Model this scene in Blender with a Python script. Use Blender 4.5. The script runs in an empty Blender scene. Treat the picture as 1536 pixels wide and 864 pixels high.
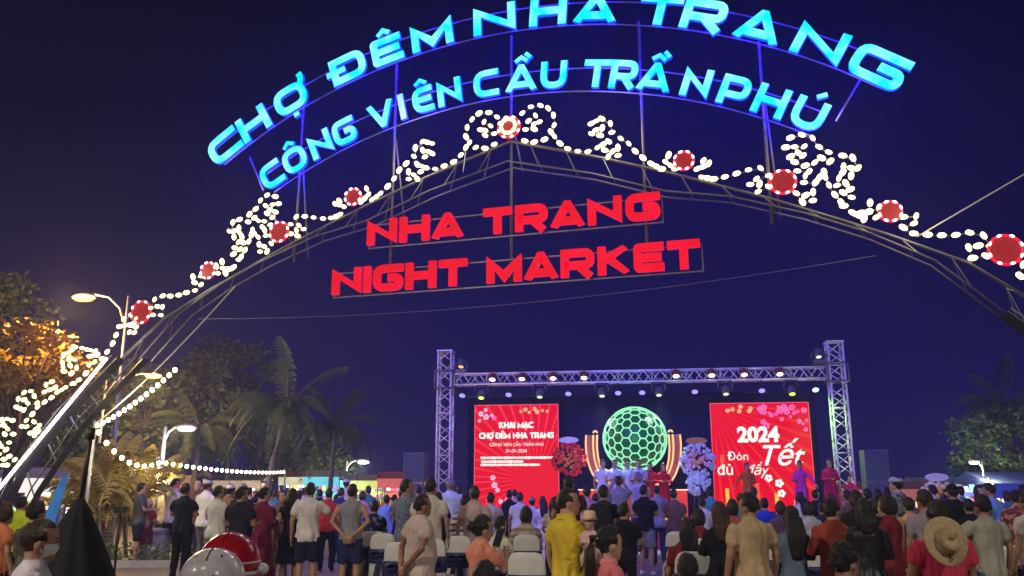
import bpy, bmesh, math, random
from mathutils import Vector, Matrix, Quaternion, noise
from mathutils.bvhtree import BVHTree
R = math.radians
random.seed(7)
scene = bpy.context.scene
COL = scene.collection

# ---------------------------------------------------------------- camera
CAM = Vector((4.05, 0.0, 1.6)); YAW = R(17.2); FPX = 1280.0; HOR = 735.0
PITCH = math.atan((HOR - 432.0) / FPX)
cd = bpy.data.cameras.new('camera'); cam = bpy.data.objects.new('camera', cd); COL.objects.link(cam)
cd.sensor_width = 36.0; cd.lens = FPX / 1536.0 * 36.0; cd.clip_end = 2000.0; cd.clip_start = 0.05
cam.location = CAM; cam.rotation_euler = (R(90) + PITCH, 0, YAW)
scene.camera = cam

# ---------------------------------------------------------------- night sky
SUN_EL, SUN_AZ = R(52), R(-150)
w = bpy.data.worlds.new('World'); scene.world = w; w.use_nodes = True
nt = w.node_tree; nt.nodes.clear()
sky = nt.nodes.new('ShaderNodeTexSky'); sky.sky_type = 'NISHITA'; sky.sun_disc = False
sky.sun_elevation = SUN_EL; sky.sun_rotation = SUN_AZ; sky.air_density = 0.6; sky.dust_density = 0.0; sky.ozone_density = 4.0
tint = nt.nodes.new('ShaderNodeMix'); tint.data_type = 'RGBA'; tint.blend_type = 'MULTIPLY'
tint.inputs['Factor'].default_value = 1.0
tint.inputs['B'].default_value = (0.13, 0.02, 1.0, 1)
bg = nt.nodes.new('ShaderNodeBackground'); bg.inputs['Strength'].default_value = 0.0080
wo = nt.nodes.new('ShaderNodeOutputWorld')
nt.links.new(sky.outputs[0], tint.inputs['A']); nt.links.new(tint.outputs['Result'], bg.inputs[0]); nt.links.new(bg.outputs[0], wo.inputs[0])

# ---------------------------------------------------------------- faint warm fill light added behind the camera
sd = bpy.data.lights.new('fill_sun', 'SUN'); sd.energy = 0.26; sd.angle = R(12); sd.color = (1.0, 0.93, 0.84)
sun = bpy.data.objects.new('fill_sun', sd); COL.objects.link(sun)
sun_dir = Vector((math.sin(R(-25)) , -math.cos(R(-25)), 0)) * math.cos(SUN_EL) + Vector((0, 0, math.sin(SUN_EL)))
sun_dir = Matrix.Rotation(YAW, 3, 'Z') @ sun_dir
sun.rotation_euler = sun_dir.to_track_quat('Z', 'Y').to_euler()
sun.location = (0, -10, 30)

vs = scene.view_settings
vs.view_transform = 'Standard'; vs.look = 'None'; vs.gamma = 1.0; vs.exposure = 0.0; vs.use_curve_mapping = False
scene.cycles.max_bounces = 5; scene.cycles.diffuse_bounces = 2; scene.cycles.glossy_bounces = 2
scene.cycles.transmission_bounces = 3; scene.cycles.volume_bounces = 0; scene.cycles.transparent_max_bounces = 6
scene.cycles.caustics_reflective = False; scene.cycles.caustics_refractive = False
scene.cycles.use_denoising = True
scene.cycles.sample_clamp_indirect = 3.0

# ---------------------------------------------------------------- geometry helpers
def at(x, y, D):
    """world point seen towards pixel (x, y) of the 1536x864 frame at horizontal depth D along the view"""
    u = (x - 768.0) / FPX; v = (432.0 - y) / FPX
    k = math.cos(PITCH) - v * math.sin(PITCH)
    X = u / k * D; Z = (math.sin(PITCH) + v * math.cos(PITCH)) / k * D
    c, s = math.cos(YAW), math.sin(YAW)
    return Vector((CAM.x + X * c - D * s, CAM.y + X * s + D * c, CAM.z + Z))
def ground_at(x, D):
    p = at(x, 735, D); p.z = 0; return p

def frame(d, up=Vector((0, 0, 1))):
    d = d.normalized()
    if abs(d.dot(up)) > 0.98: up = Vector((0, 1, 0))
    u = d.cross(up).normalized(); return u, u.cross(d).normalized()

class Geo:
    def __init__(s): s.v = []; s.f = []; s.m = []
    def add(s, vs, fs, m=0):
        b = len(s.v); s.v += [tuple(p) for p in vs]
        for f in fs: s.f.append(tuple(b + i for i in f)); s.m.append(m)
    def box(s, c, size, m=0, rot=None):
        hx, hy, hz = size[0] / 2, size[1] / 2, size[2] / 2
        pts = [Vector((x * hx, y * hy, z * hz)) for z in (-1, 1) for y in (-1, 1) for x in (-1, 1)]
        if rot is not None: pts = [rot @ p for p in pts]
        c = Vector(c)
        s.add([c + p for p in pts], [(0, 2, 3, 1), (4, 5, 7, 6), (0, 1, 5, 4), (2, 6, 7, 3), (0, 4, 6, 2), (1, 3, 7, 5)], m)
    def rings(s, rr, m=0, cap=True, closed=False):
        n = len(rr[0]); vs = [p for r in rr for p in r]; fs = []
        k = len(rr)
        for i in range(k if closed else k - 1):
            a, b = i * n, ((i + 1) % k) * n
            for j in range(n): fs.append((a + j, a + (j + 1) % n, b + (j + 1) % n, b + j))
        if cap and not closed:
            fs.append(tuple(range(n - 1, -1, -1))); fs.append(tuple((k - 1) * n + j for j in range(n)))
        s.add(vs, fs, m)
    def tube(s, path, r, n=6, m=0, closed=False, flat=1.0, up=Vector((0, 0, 1))):
        path = [Vector(p) for p in path]; k = len(path); rr = []
        rad = r if isinstance(r, (list, tuple)) else [r] * k
        for i in range(k):
            a = path[(i - 1) % k] if (i > 0 or closed) else path[i]; b = path[(i + 1) % k] if (i < k - 1 or closed) else path[i]
            u, v = frame(b - a, up)
            rr.append([path[i] + u * (rad[i] * math.cos(2 * math.pi * j / n)) + v * (rad[i] * flat * math.sin(2 * math.pi * j / n)) for j in range(n)])
        s.rings(rr, m, True, closed)
    def loft(s, secs, n=12, m=0, power=1.0):
        """horizontal elliptical rings (x, y, z, rx, ry)"""
        rr = []
        for (x, y, z, rx, ry) in secs:
            ring = []
            for j in range(n):
                a = 2 * math.pi * j / n; c, q = math.cos(a), math.sin(a)
                c = math.copysign(abs(c) ** power, c); q = math.copysign(abs(q) ** power, q)
                ring.append(Vector((x + rx * c, y + ry * q, z)))
            rr.append(ring)
        s.rings(rr, m)
    def ell(s, c, r, m=0, n=10, k=7, rot=None):
        c = Vector(c); rr = []
        for i in range(k + 1):
            t = math.pi * (i + 0.02 * (i == 0) - 0.02 * (i == k)) / k
            ring = []
            for j in range(n):
                a = 2 * math.pi * j / n
                p = Vector((r[0] * math.sin(t) * math.cos(a), r[1] * math.sin(t) * math.sin(a), -r[2] * math.cos(t)))
                ring.append(c + (rot @ p if rot is not None else p))
            rr.append(ring)
        s.rings(rr, m)
    def mesh(s, name, mats, smooth=False):
        me = bpy.data.meshes.new(name); me.from_pydata(s.v, [], s.f)
        for x in mats: me.materials.append(x)
        if len(mats) > 1: me.polygons.foreach_set('material_index', s.m)
        if smooth: me.polygons.foreach_set('use_smooth', [True] * len(me.polygons))
        me.update(); return me
    def obj(s, name, mats, parent=None, smooth=False, loc=None):
        if not isinstance(mats, (list, tuple)): mats = [mats]
        o = bpy.data.objects.new(name, s.mesh(name, mats, smooth)); COL.objects.link(o)
        if parent is not None: o.parent = parent
        if loc is not None: o.location = loc
        return o
def tag(o, label=None, cat=None, group=None, kind=None):
    for k, x in (('label', label), ('category', cat), ('group', group), ('kind', kind)):
        if x: o[k] = x
    return o
def thing(name, label, cat, loc=(0, 0, 0), rz=0.0, group=None):
    o = bpy.data.objects.new(name, None); COL.objects.link(o); o.empty_display_size = 0.1
    o.location = loc; o.rotation_euler = (0, 0, rz)
    return tag(o, label, cat, group)
def inst(name, me, parent=None, loc=(0, 0, 0), rot=(0, 0, 0), sc=None):
    o = bpy.data.objects.new(name, me); COL.objects.link(o); o.parent = parent
    o.location = loc; o.rotation_euler = rot
    if sc is not None: o.scale = sc if isinstance(sc, (tuple, list)) else (sc, sc, sc)
    return o
def lamp(name, kind, parent, loc, power, color, size=0.1, rot=(0, 0, 0), spot=None, blend=0.6):
    d = bpy.data.lights.new(name, kind); d.energy = power; d.color = color
    if kind == 'SPOT': d.spot_size = spot; d.spot_blend = blend
    if kind in ('POINT', 'SPOT'): d.shadow_soft_size = size
    o = bpy.data.objects.new(name, d); COL.objects.link(o); o.parent = parent; o.location = loc; o.rotation_euler = rot
    return o

# ---------------------------------------------------------------- materials
MATS = {}
def mat(name, col, rough=0.7, metal=0.0, var=0.12, scale=6.0, bump=0.0, bscale=40.0, emit=None, es=0.0, spec=0.4, coat=0.0, trans=0.0, sheen=0.0):
    if name in MATS: return MATS[name]
    m = bpy.data.materials.new(name); m.use_nodes = True; t = m.node_tree; b = t.nodes['Principled BSDF']
    b.inputs['Roughness'].default_value = rough; b.inputs['Metallic'].default_value = metal
    b.inputs['Specular IOR Level'].default_value = spec; b.inputs['Coat Weight'].default_value = coat
    b.inputs['Base Color'].default_value = (*col, 1)
    tc = t.nodes.new('ShaderNodeTexCoord')
    if var > 0:
        n = t.nodes.new('ShaderNodeTexNoise'); n.inputs['Scale'].default_value = scale; n.inputs['Detail'].default_value = 5
        r = t.nodes.new('ShaderNodeValToRGB')
        r.color_ramp.elements[0].position = 0.3; r.color_ramp.elements[1].position = 0.7
        r.color_ramp.elements[0].color = (*[c * (1 - var) for c in col], 1)
        r.color_ramp.elements[1].color = (*[min(1, c * (1 + var)) for c in col], 1)
        t.links.new(tc.outputs['Object'], n.inputs['Vector']); t.links.new(n.outputs['Fac'], r.inputs[0]); t.links.new(r.outputs[0], b.inputs['Base Color'])
    if bump > 0:
        n2 = t.nodes.new('ShaderNodeTexNoise'); n2.inputs['Scale'].default_value = bscale; n2.inputs['Detail'].default_value = 3
        bp = t.nodes.new('ShaderNodeBump'); bp.inputs['Strength'].default_value = bump; bp.inputs['Distance'].default_value = 0.02
        t.links.new(tc.outputs['Object'], n2.inputs['Vector']); t.links.new(n2.outputs['Fac'], bp.inputs['Height']); t.links.new(bp.outputs[0], b.inputs['Normal'])
    if emit is not None:
        b.inputs['Emission Color'].default_value = (*emit, 1); b.inputs['Emission Strength'].default_value = es
    MATS[name] = m
    return m
def glow(name, col, s, sampling='AUTO'):
    m = mat(name, (0.02, 0.02, 0.02), 0.5, var=0, emit=col, es=s)
    m.cycles.emission_sampling = sampling
    return m
def leafmat(name, col, var=0.35):
    m = mat(name, col, 0.55, var=var, scale=1.3, spec=0.35)
    b = m.node_tree.nodes['Principled BSDF']
    b.inputs['Subsurface Weight'].default_value = 0.0
    return m
M_STEEL = mat('galvanised_steel', (0.15, 0.145, 0.185), 0.45, 0.4, var=0.2, scale=9)
M_ALU = mat('truss_aluminium', (0.80, 0.80, 0.80), 0.35, 0.1, var=0.12, scale=5)
M_DARK = mat('dark_painted_steel', (0.035, 0.035, 0.045), 0.45, 0.2, var=0.3)
M_BLACK = mat('black_plastic', (0.015, 0.015, 0.017), 0.45, var=0.3)
M_WIRE = mat('cable_black', (0.02, 0.02, 0.02), 0.6, var=0.2)

# ================================================================ THE SETTING
def ground_material():
    m = bpy.data.materials.new('plaza_paving'); m.use_nodes = True; t = m.node_tree; b = t.nodes['Principled BSDF']
    tc = t.nodes.new('ShaderNodeTexCoord')
    br = t.nodes.new('ShaderNodeTexBrick'); br.inputs['Scale'].default_value = 1.0
    br.inputs['Brick Width'].default_value = 0.8; br.inputs['Row Height'].default_value = 0.4; br.inputs['Mortar Size'].default_value = 0.012
    br.inputs['Color1'].default_value = (0.34, 0.27, 0.20, 1); br.inputs['Color2'].default_value = (0.27, 0.22, 0.17, 1); br.inputs['Mortar'].default_value = (0.10, 0.09, 0.08, 1)
    n = t.nodes.new('ShaderNodeTexNoise'); n.inputs['Scale'].default_value = 0.7; n.inputs['Detail'].default_value = 8
    r = t.nodes.new('ShaderNodeValToRGB'); r.color_ramp.elements[0].color = (0.55, 0.55, 0.55, 1); r.color_ramp.elements[1].color = (1.1, 1.1, 1.1, 1)
    mx = t.nodes.new('ShaderNodeMix'); mx.data_type = 'RGBA'; mx.blend_type = 'MULTIPLY'; mx.inputs['Factor'].default_value = 1
    t.links.new(tc.outputs['Object'], br.inputs['Vector']); t.links.new(tc.outputs['Object'], n.inputs['Vector']); t.links.new(n.outputs['Fac'], r.inputs[0])
    t.links.new(br.outputs['Color'], mx.inputs['A']); t.links.new(r.outputs[0], mx.inputs['B']); t.links.new(mx.outputs['Result'], b.inputs['Base Color'])
    b.inputs['Roughness'].default_value = 0.6
    bp = t.nodes.new('ShaderNodeBump'); bp.inputs['Strength'].default_value = 0.4; bp.inputs['Distance'].default_value = 0.01
    t.links.new(br.outputs['Fac'], bp.inputs['Height']); bp.invert = True; t.links.new(bp.outputs[0], b.inputs['Normal'])
    return m
g = Geo(); g.add([(-600, -200, -0.004), (600, -200, -0.004), (600, 1000, -0.004), (-600, 1000, -0.004)], [(0, 1, 2, 3)])
tag(g.obj('ground', mat('dark_ground', (0.05, 0.048, 0.045), 0.85, var=0.3, scale=0.3)), kind='structure')
g = Geo(); g.add([(-30, -14, 0), (30, -14, 0), (30, 52, 0), (-30, 52, 0)], [(0, 1, 2, 3)])
tag(g.obj('plaza_pavement', ground_material()), kind='structure')

# ================================================================ THE ENTRANCE ARCH  (plane y = 13, symmetric about x = 0)
GY = 13.0
arch = thing('entrance_arch', 'tall steel truss arch spanning the plaza entrance', 'arch', (0, GY, 0))
UPC = [(0, 7.40), (1.54, 6.92), (2.65, 6.53), (4.2, 5.92), (5.74, 5.23), (6.75, 4.72), (7.67, 3.97), (8.77, 2.99), (9.62, 1.95), (10.5, 0.0)]
LOC = [(0, 6.98), (1.42, 6.60), (2.6, 6.17), (3.58, 5.98), (4.65, 5.60), (5.5, 5.22), (6.3, 4.75), (7.1, 3.95), (8.35, 2.75), (9.2, 1.55), (9.95, 0.0)]
def interp(poly, x):
    for (a, b), (c, d) in zip(poly, poly[1:]):
        if a <= x <= c: return b + (d - b) * (x - a) / (c - a)
    return poly[-1][1]
for s in (-1, 1):
    g = Geo(); g.tube([(s * x, 0, z) for x, z in UPC[:7]], 0.024, 6); g.obj('upper_chord', M_STEEL, arch, True)
    for dy in (-0.16, 0.16):
        g = Geo(); g.tube([(s * x, dy, z) for x, z in LOC[:8]], 0.015, 6); g.obj('lower_chord', M_STEEL, arch, True)
    # clad legs, dark boxes in section
    for poly, wd, nm in ((UPC[6:], 0.105, 'outer_leg'), (LOC[7:], 0.075, 'inner_leg')):
        g = Geo(); g.tube([(s * x, 0, z) for x, z in poly], wd, 4, flat=1.0); g.obj(nm, M_DARK, arch)
        g = Geo()
        for dy in (-wd - 0.03, wd + 0.03):
            g.tube([(s * (x + 0.08), dy, z + 0.07) for x, z in poly[:-1]] + [(s * (poly[-1][0] + .08), dy, 0.0)], 0.016, 5)
        g.obj('leg_rail', M_STEEL, arch, True)
    x = 0.35
    while x < 7.4:
        zu = interp(UPC, x); xl = x + 0.18; zl = interp(LOC, min(xl, 9.9))
        for dy in (-0.16, 0.16):
            g = Geo(); g.tube([(s * x, 0, zu), (s * xl, dy, zl)], 0.009, 4); g.obj('rung', M_STEEL, arch)
        x += 0.62
    x = 7.9
    while x < 9.9:
        g = Geo(); g.tube([(s * x, 0, interp(UPC, x)), (s * (x - 0.32), 0, interp(LOC, x - 0.32))], 0.02, 4); g.obj('leg_brace', M_STEEL, arch); x += 0.42
    # LED tube strapped along the leg
g = Geo(); g.tube([(-7.78, -0.22, 3.98), (-8.9, -0.22, 2.75), (-10.1, -0.22, 1.42), (-10.75, -0.22, 0.7)], 0.028, 8)
t_led = tag(g.obj('light_tube', glow('led_tube_white', (1, 0.95, 0.86), 9.0), None, True, (0, GY, 0)), 'long white glowing tube lamp strapped along the arch leg', 'tube lamp')
# central bar and sign posts
SIGN_TOP = 9.43
for x, z0, z1 in ((0, 4.9, 9.42), (-2.2, 4.9, 9.2), (2.25, 4.9, 9.3), (-4.1, 5.6, 8.6), (4.16, 5.55, 8.6)):
    g = Geo(); g.tube([(x, 0.05, z0), (x, 0.05, z1)], 0.024, 6); g.obj('sign_post', M_STEEL, arch, True)
for x in (-4.1, -2.2, 0, 4.16):
    g = Geo(); g.tube([(x + .02, 0.05, 7.75), (x + 0.13, 0.3, interp(LOC, abs(x) + .13))], 0.016, 5); g.obj('sign_stay', M_STEEL, arch, True)
for (a, b) in (((-5.2, 7.75), (-4.85, 7.05)), ((5.62, 7.75), (5.2, 7.1)), ((-4.75, 6.7), (-4.2, 6.0))):
    g = Geo(); g.tube([(a[0], 0.05, a[1]), (b[0], 0.05, b[1])], 0.018, 5); g.obj('sign_stay', M_STEEL, arch, True)

# ---------------- stroke lettering
def fillet(pts, r, closed=False, seg=4):
    if r <= 0: return [Vector(p) for p in pts]
    pts = [Vector(p) for p in pts]; n = len(pts); out = []
    for i in range(n):
        if not closed and i in (0, n - 1): out.append(pts[i]); continue
        a, p, b = pts[i - 1], pts[i], pts[(i + 1) % n]
        da = (a - p); db = (b - p); k = min(r, da.length * .48, db.length * .48)
        s, e = p + da.normalized() * k, p + db.normalized() * k
        for j in range(seg + 1):
            t = j / seg; out.append((1 - t) ** 2 * s + 2 * t * (1 - t) * p + t * t * e)
    return out
def ribbon(pts, t, closed=False):
    n = len(pts); L = []; Rr = []
    for i in range(n):
        a = pts[i - 1] if (i > 0 or closed) else None; b = pts[(i + 1) % n] if (i < n - 1 or closed) else None
        d1 = (pts[i] - a).normalized() if a is not None else None; d2 = (b - pts[i]).normalized() if b is not None else None
        if d1 is None: d1 = d2
        if d2 is None: d2 = d1
        n1 = Vector((-d1.y, d1.x)); n2 = Vector((-d2.y, d2.x)); m = n1 + n2
        m = m.normalized() if m.length > 1e-4 else n1
        k = t / 2 / max(0.35, m.dot(n1)); L.append(pts[i] + m * k); Rr.append(pts[i] - m * k)
    return L, Rr
def strokes(ch, w, h, t):
    lo, hi, l, r, m = t / 2, h - t / 2, t / 2, w - t / 2, h / 2
    f = 0.0
    C = lambda r_: r_
    D = {
     'C': [([(w, hi), (l, hi), (l, lo), (w, lo)], .32, 0)],
     'H': [([(l, 0), (l, h)], 0, 0), ([(r, 0), (r, h)], 0, 0), ([(l, m), (r, m)], 0, 0)],
     'O': [([(l, lo), (r, lo), (r, hi), (l, hi)], .34, 1)],
     'D': [([(l, lo), (r, lo), (r, hi), (l, hi)], .30, 2), ],
     'E': [([(w, hi), (l, hi), (l, lo), (w, lo)], .05, 0), ([(l, m), (w * .92, m)], 0, 0)],
     'e': [([(w, hi), (l, hi), (l, lo), (w, lo)], .36, 0), ([(l, m), (w * .92, m)], 0, 0)],
     'M': [([(l, 0), (l, hi), (w / 2, h * .22), (r, hi), (r, 0)], 0, 0)],
     'N': [([(l, 0), (l, hi), (r, lo), (r, h)], 0, 0)],
     'A': [([(l * .7, 0), (w * .5 - t * .1, hi), (w * .5 + t * .1, hi), (w - l * .7, 0)], 0, 0), ([(w * .24, h * .25), (w * .76, h * .25)], 0, 0)],
     'T': [([(0, hi), (w, hi)], 0, 0), ([(w / 2, 0), (w / 2, hi)], 0, 0)],
     'R': [([(l, 0), (l, hi), (r, hi), (r, h * .42), (l, h * .42)], .22, 3), ([(w * .5, h * .42), (w - t * .55, 0)], 0, 0)],
     'P': [([(l, 0), (l, hi), (r, hi), (r, h * .36), (l, h * .36)], .24, 3)],
     'G': [([(w, hi), (l, hi), (l, lo), (r, lo), (r, m), (w * .5, m)], .26, 4)],
     'V': [([(l * .7, h), (w / 2 - t * .08, lo), (w / 2 + t * .08, lo), (w - l * .7, h)], 0, 0)],
     'I': [([(w / 2, 0), (w / 2, h)], 0, 0)],
     'U': [([(l, h), (l, lo), (r, lo), (r, h)], .4, 0)],
     'K': [([(l, 0), (l, h)], 0, 0), ([(l, m * .95), (w - t * .6, h)], 0, 0), ([(w * .38, m * 1.05), (w - t * .5, 0)], 0, 0)],
     '^': [([(w * .5 - .22 * h, h * 1.10), (w * .5, h * 1.26), (w * .5 + .22 * h, h * 1.10)], 0, 0)],
     '/': [([(w * .5 - .02 * h, h * 1.08), (w * .5 + .22 * h, h * 1.28)], 0, 0)],
     '`': [([(w * .5 + .14 * h, h * 1.40), (w * .5 + .34 * h, h * 1.22)], 0, 0)],
     '.': [([(w * .5 - .10 * h, -h * .18), (w * .5 + .10 * h, -h * .18)], 0, 0)],
     '+': [([(r - t * .1, hi - t * .4), (w * 1.0, h * 1.02), (w * .97, h * 1.22)], .1, 0)],
     '-': [([(-t * .6, m), (w * .42, m)], 0, 0)],
    }
    return D[ch]
def letter_mesh(chs, w, h, t, depth, mats, back=True):
    """one solid channel letter: lit face towards -y, coloured return, back"""
    g = Geo(); lift = 0.0
    for ch in chs:
        for pts, rr, mode in strokes(ch, w, h, t):
            closed = mode in (1, 2)
            tt = t * (.62 if ch in '^`/.' else .8 if ch in '-+' else 1.0)
            if mode in (2, 3):       # only the right-hand corners are rounded
                q = [Vector(p) for p in pts]; out = []
                for i, p in enumerate(q):
                    if p.x > w * .6: out += fillet([q[i - 1], p, q[(i + 1) % len(q)]], rr * h)[1:-1]
                    else: out.append(p)
                q = out
            else: q = fillet(pts, rr * h, closed)
            L, Rr = ribbon(q, tt, closed); n = len(L)
            if ch in 'MNVAK':
                for p_ in L + Rr: p_.y = min(h, max(0.0, p_.y))
            y0 = -depth / 2 - lift; y1 = depth / 2 + lift; lift += 0.0025
            F = lambda P, y: (P.x - w / 2, y, P.y)
            vs = [F(p, y0) for p in L] + [F(p, y0) for p in Rr] + [F(p, y1) for p in L] + [F(p, y1) for p in Rr]
            for i in range(n if closed else n - 1):
                j = (i + 1) % n; a, b, c, d = i, j, n + j, n + i
                g.add([vs[k] for k in (a, b, c, d)], [(0, 1, 2, 3)], 0)
                g.add([vs[2 * n + k] for k in (a, b, c, d)], [(3, 2, 1, 0)], 2)
                g.add([vs[a], vs[b], vs[2 * n + b], vs[2 * n + a]], [(3, 2, 1, 0)], 1)
                g.add([vs[d], vs[c], vs[2 * n + c], vs[2 * n + d]], [(0, 1, 2, 3)], 1)
            if not closed:
                for i in (0, n - 1):
                    g.add([vs[i], vs[n + i], vs[3 * n + i], vs[2 * n + i]], [(0, 1, 2, 3) if i == 0 else (3, 2, 1, 0)], 1)
    return g.mesh('letter', mats)
def facemat(name, c1, c2, s):
    """lit acrylic face: LED modules behind it make it a little uneven"""
    m = bpy.data.materials.new(name); m.use_nodes = True; t = m.node_tree; b = t.nodes['Principled BSDF']
    b.inputs['Base Color'].default_value = (0.02, 0.02, 0.02, 1); b.inputs['Roughness'].default_value = 0.5; b.inputs['Specular IOR Level'].default_value = 0.05
    tc = t.nodes.new('ShaderNodeTexCoord'); oi = t.nodes.new('ShaderNodeObjectInfo')
    n = t.nodes.new('ShaderNodeTexNoise'); n.inputs['Scale'].default_value = 3.0; n.inputs['Detail'].default_value = 1
    ad = t.nodes.new('ShaderNodeVectorMath'); ad.operation = 'ADD'; mu = t.nodes.new('ShaderNodeVectorMath'); mu.operation = 'SCALE'; mu.inputs['Scale'].default_value = 1.0
    t.links.new(oi.outputs['Location'], ad.inputs[0]); t.links.new(tc.outputs['Object'], ad.inputs[1]); t.links.new(ad.outputs[0], n.inputs['Vector'])
    r = t.nodes.new('ShaderNodeValToRGB'); r.color_ramp.elements[0].position = .35; r.color_ramp.elements[1].position = .68
    r.color_ramp.elements[0].color = (*c1, 1); r.color_ramp.elements[1].color = (*c2, 1)
    t.links.new(n.outputs['Fac'], r.inputs[0]); t.links.new(r.outputs[0], b.inputs['Emission Color']); b.inputs['Emission Strength'].default_value = s
    return m
M_CYAN = facemat('cyan_lit_acrylic', (0.0, 0.70, 1.0), (0.26, 0.95, 1.0), 1.4)
M_CYANW = facemat('pale_cyan_lit_acrylic', (0.40, 0.80, 0.95), (0.75, 0.95, 1.0), 1.1)
M_BLUE = glow('blue_lit_return', (0.0, 0.03, 1.0), 4.0)
M_BLUEB = glow('blue_haze_glow_back', (0.015, 0.005, 1.0), 150.0)  # unseen backs made to glow so the haze round the letters turns blue
M_REDF = facemat('red_lit_acrylic', (0.85, 0.0, 0.015), (1.0, 0.0, 0.03), 1.0)
M_REDR = glow('red_lit_return', (1.0, 0.01, 0.10), 0.75)
M_REDB = glow('red_halo_back', (1.0, 0.005, 0.05), 1.5)
DIA = {'Ợ': 'O+.', 'Đ': 'D-', 'Ê': 'E^', 'Ô': 'O^', 'Ầ': 'A^`', 'Ú': 'U/'}
def arc_sign(name, label, text, cx, cz, rad, wid, h, t, rails, edge, pale=()):
    root = thing(name, label, 'sign', (cx, GY - 0.10, cz))
    for k, (ch, ang) in enumerate(text):
        a = R(ang); wv = wid.get(ch, wid['*']); chs = DIA.get(ch, ch)
        if name == 'letter_sign_row' and 'E' in chs: chs = chs.replace('E', 'e')
        me = letter_mesh(chs, wv, h, t, 0.065, [M_CYANW if k in pale else M_CYAN, M_BLUE, M_BLUEB])
        inst('letter', me, root, (rad * math.sin(a), 0, rad * math.cos(a)), (0, a, 0))
    for rr in rails:
        g = Geo(); g.tube([((rad + rr) * math.sin(R(edge[0] + (edge[1] - edge[0]) * i / 40)), 0.085, (rad + rr) * math.cos(R(edge[0] + (edge[1] - edge[0]) * i / 40))) for i in range(41)], 0.013, 5)
        g.obj('rail', M_STEEL, root, True)
    return root
T1 = list(zip('CHỢĐÊMNHATRANG', (-34.2, -30.1, -25.2, -18.0, -13.4, -8.3, -1.5, 4.1, 8.9, 15.2, 19.4, 24.6, 30.2, 35.6)))
T2 = list(zip('CÔNGVIÊNCẦUTRẦNPHÚ', (-29.6, -26.4, -22.9, -19.8, -15.1, -12.6, -10.1, -7.0, -2.8, 1.1, 4.6, 9.2, 12.0, 15.2, 19.4, 23.2, 26.8, 30.5)))
arc_sign('letter_sign', 'upper arched row of cyan lit letters reading CHỢ ĐÊM NHA TRANG', T1, 0, -0.37, 9.80,
         {'*': 0.72, 'M': 0.80, 'Ê': 0.62, 'T': 0.72, 'C': .70, 'H': .66, 'Đ': .72, 'Ợ': .70, 'G': .84, 'N': .78}, 0.55, 0.145, (0.03, 0.45), (-35.5, 36.5))
arc_sign('letter_sign_row', 'lower arched row of cyan letters, CÔNG VIÊN CẦU TRẦN PHÚ', T2, 0.05, -0.89, 9.13,
         {'*': 0.46, 'I': 0.13, 'C': 0.46, 'N': .45, 'Ầ': .54, 'V': .50, 'Ê': .40, 'T': .47, 'Ô': .49, 'U': .46, 'Ú': .50, 'P': .47, 'H': .50, 'G': .46, 'R': .46}, 0.50, 0.115, (-0.02, 0.40), (-30.5, 31.5), pale=(5,))
# red hanging sign: two straight rows in steel frames
red = thing('hanging_sign', 'red lit letter sign reading NHA TRANG NIGHT MARKET hung under the arch', 'sign', (0, GY - 0.10, 0))
def red_row(text, x0, x1, z0, h):
    wid = {'I': 0.13, ' ': 0.24, 'M': 0.60, 'T': 0.50, 'E': .47, 'K': .52}
    tot = sum(wid.get(c, 0.55) for c in text); gap = ((x1 - x0) - tot) / (len(text) - 1); x = x0
    for c in text:
        wv = wid.get(c, 0.55)
        if c != ' ':
            me = letter_mesh(c, wv, h, 0.130, 0.07, [M_REDF, M_REDR, M_REDB]); inst('letter', me, red, (x + wv / 2, 0, z0))
        x += wv + gap
    for z in (z0 - 0.03, z0 + h - 0.06):
        g = Geo(); g.box(((x0 + x1) / 2, 0.09, z), (x1 - x0 + 0.06, 0.025, 0.022)); g.obj('frame_rail', M_STEEL, red)
    for x in (x0 - 0.02, x1 + 0.02):
        g = Geo(); g.box((x, 0.118, z0 + h / 2 - .045), (0.022, 0.025, h + .01)); g.obj('frame_stile', M_STEEL, red)
red_row('NHA TRANG', -2.58, 2.50, 5.74, 0.45)
red_row('NIGHT MARKET', -3.22, 3.08, 4.90, 0.46)

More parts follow.
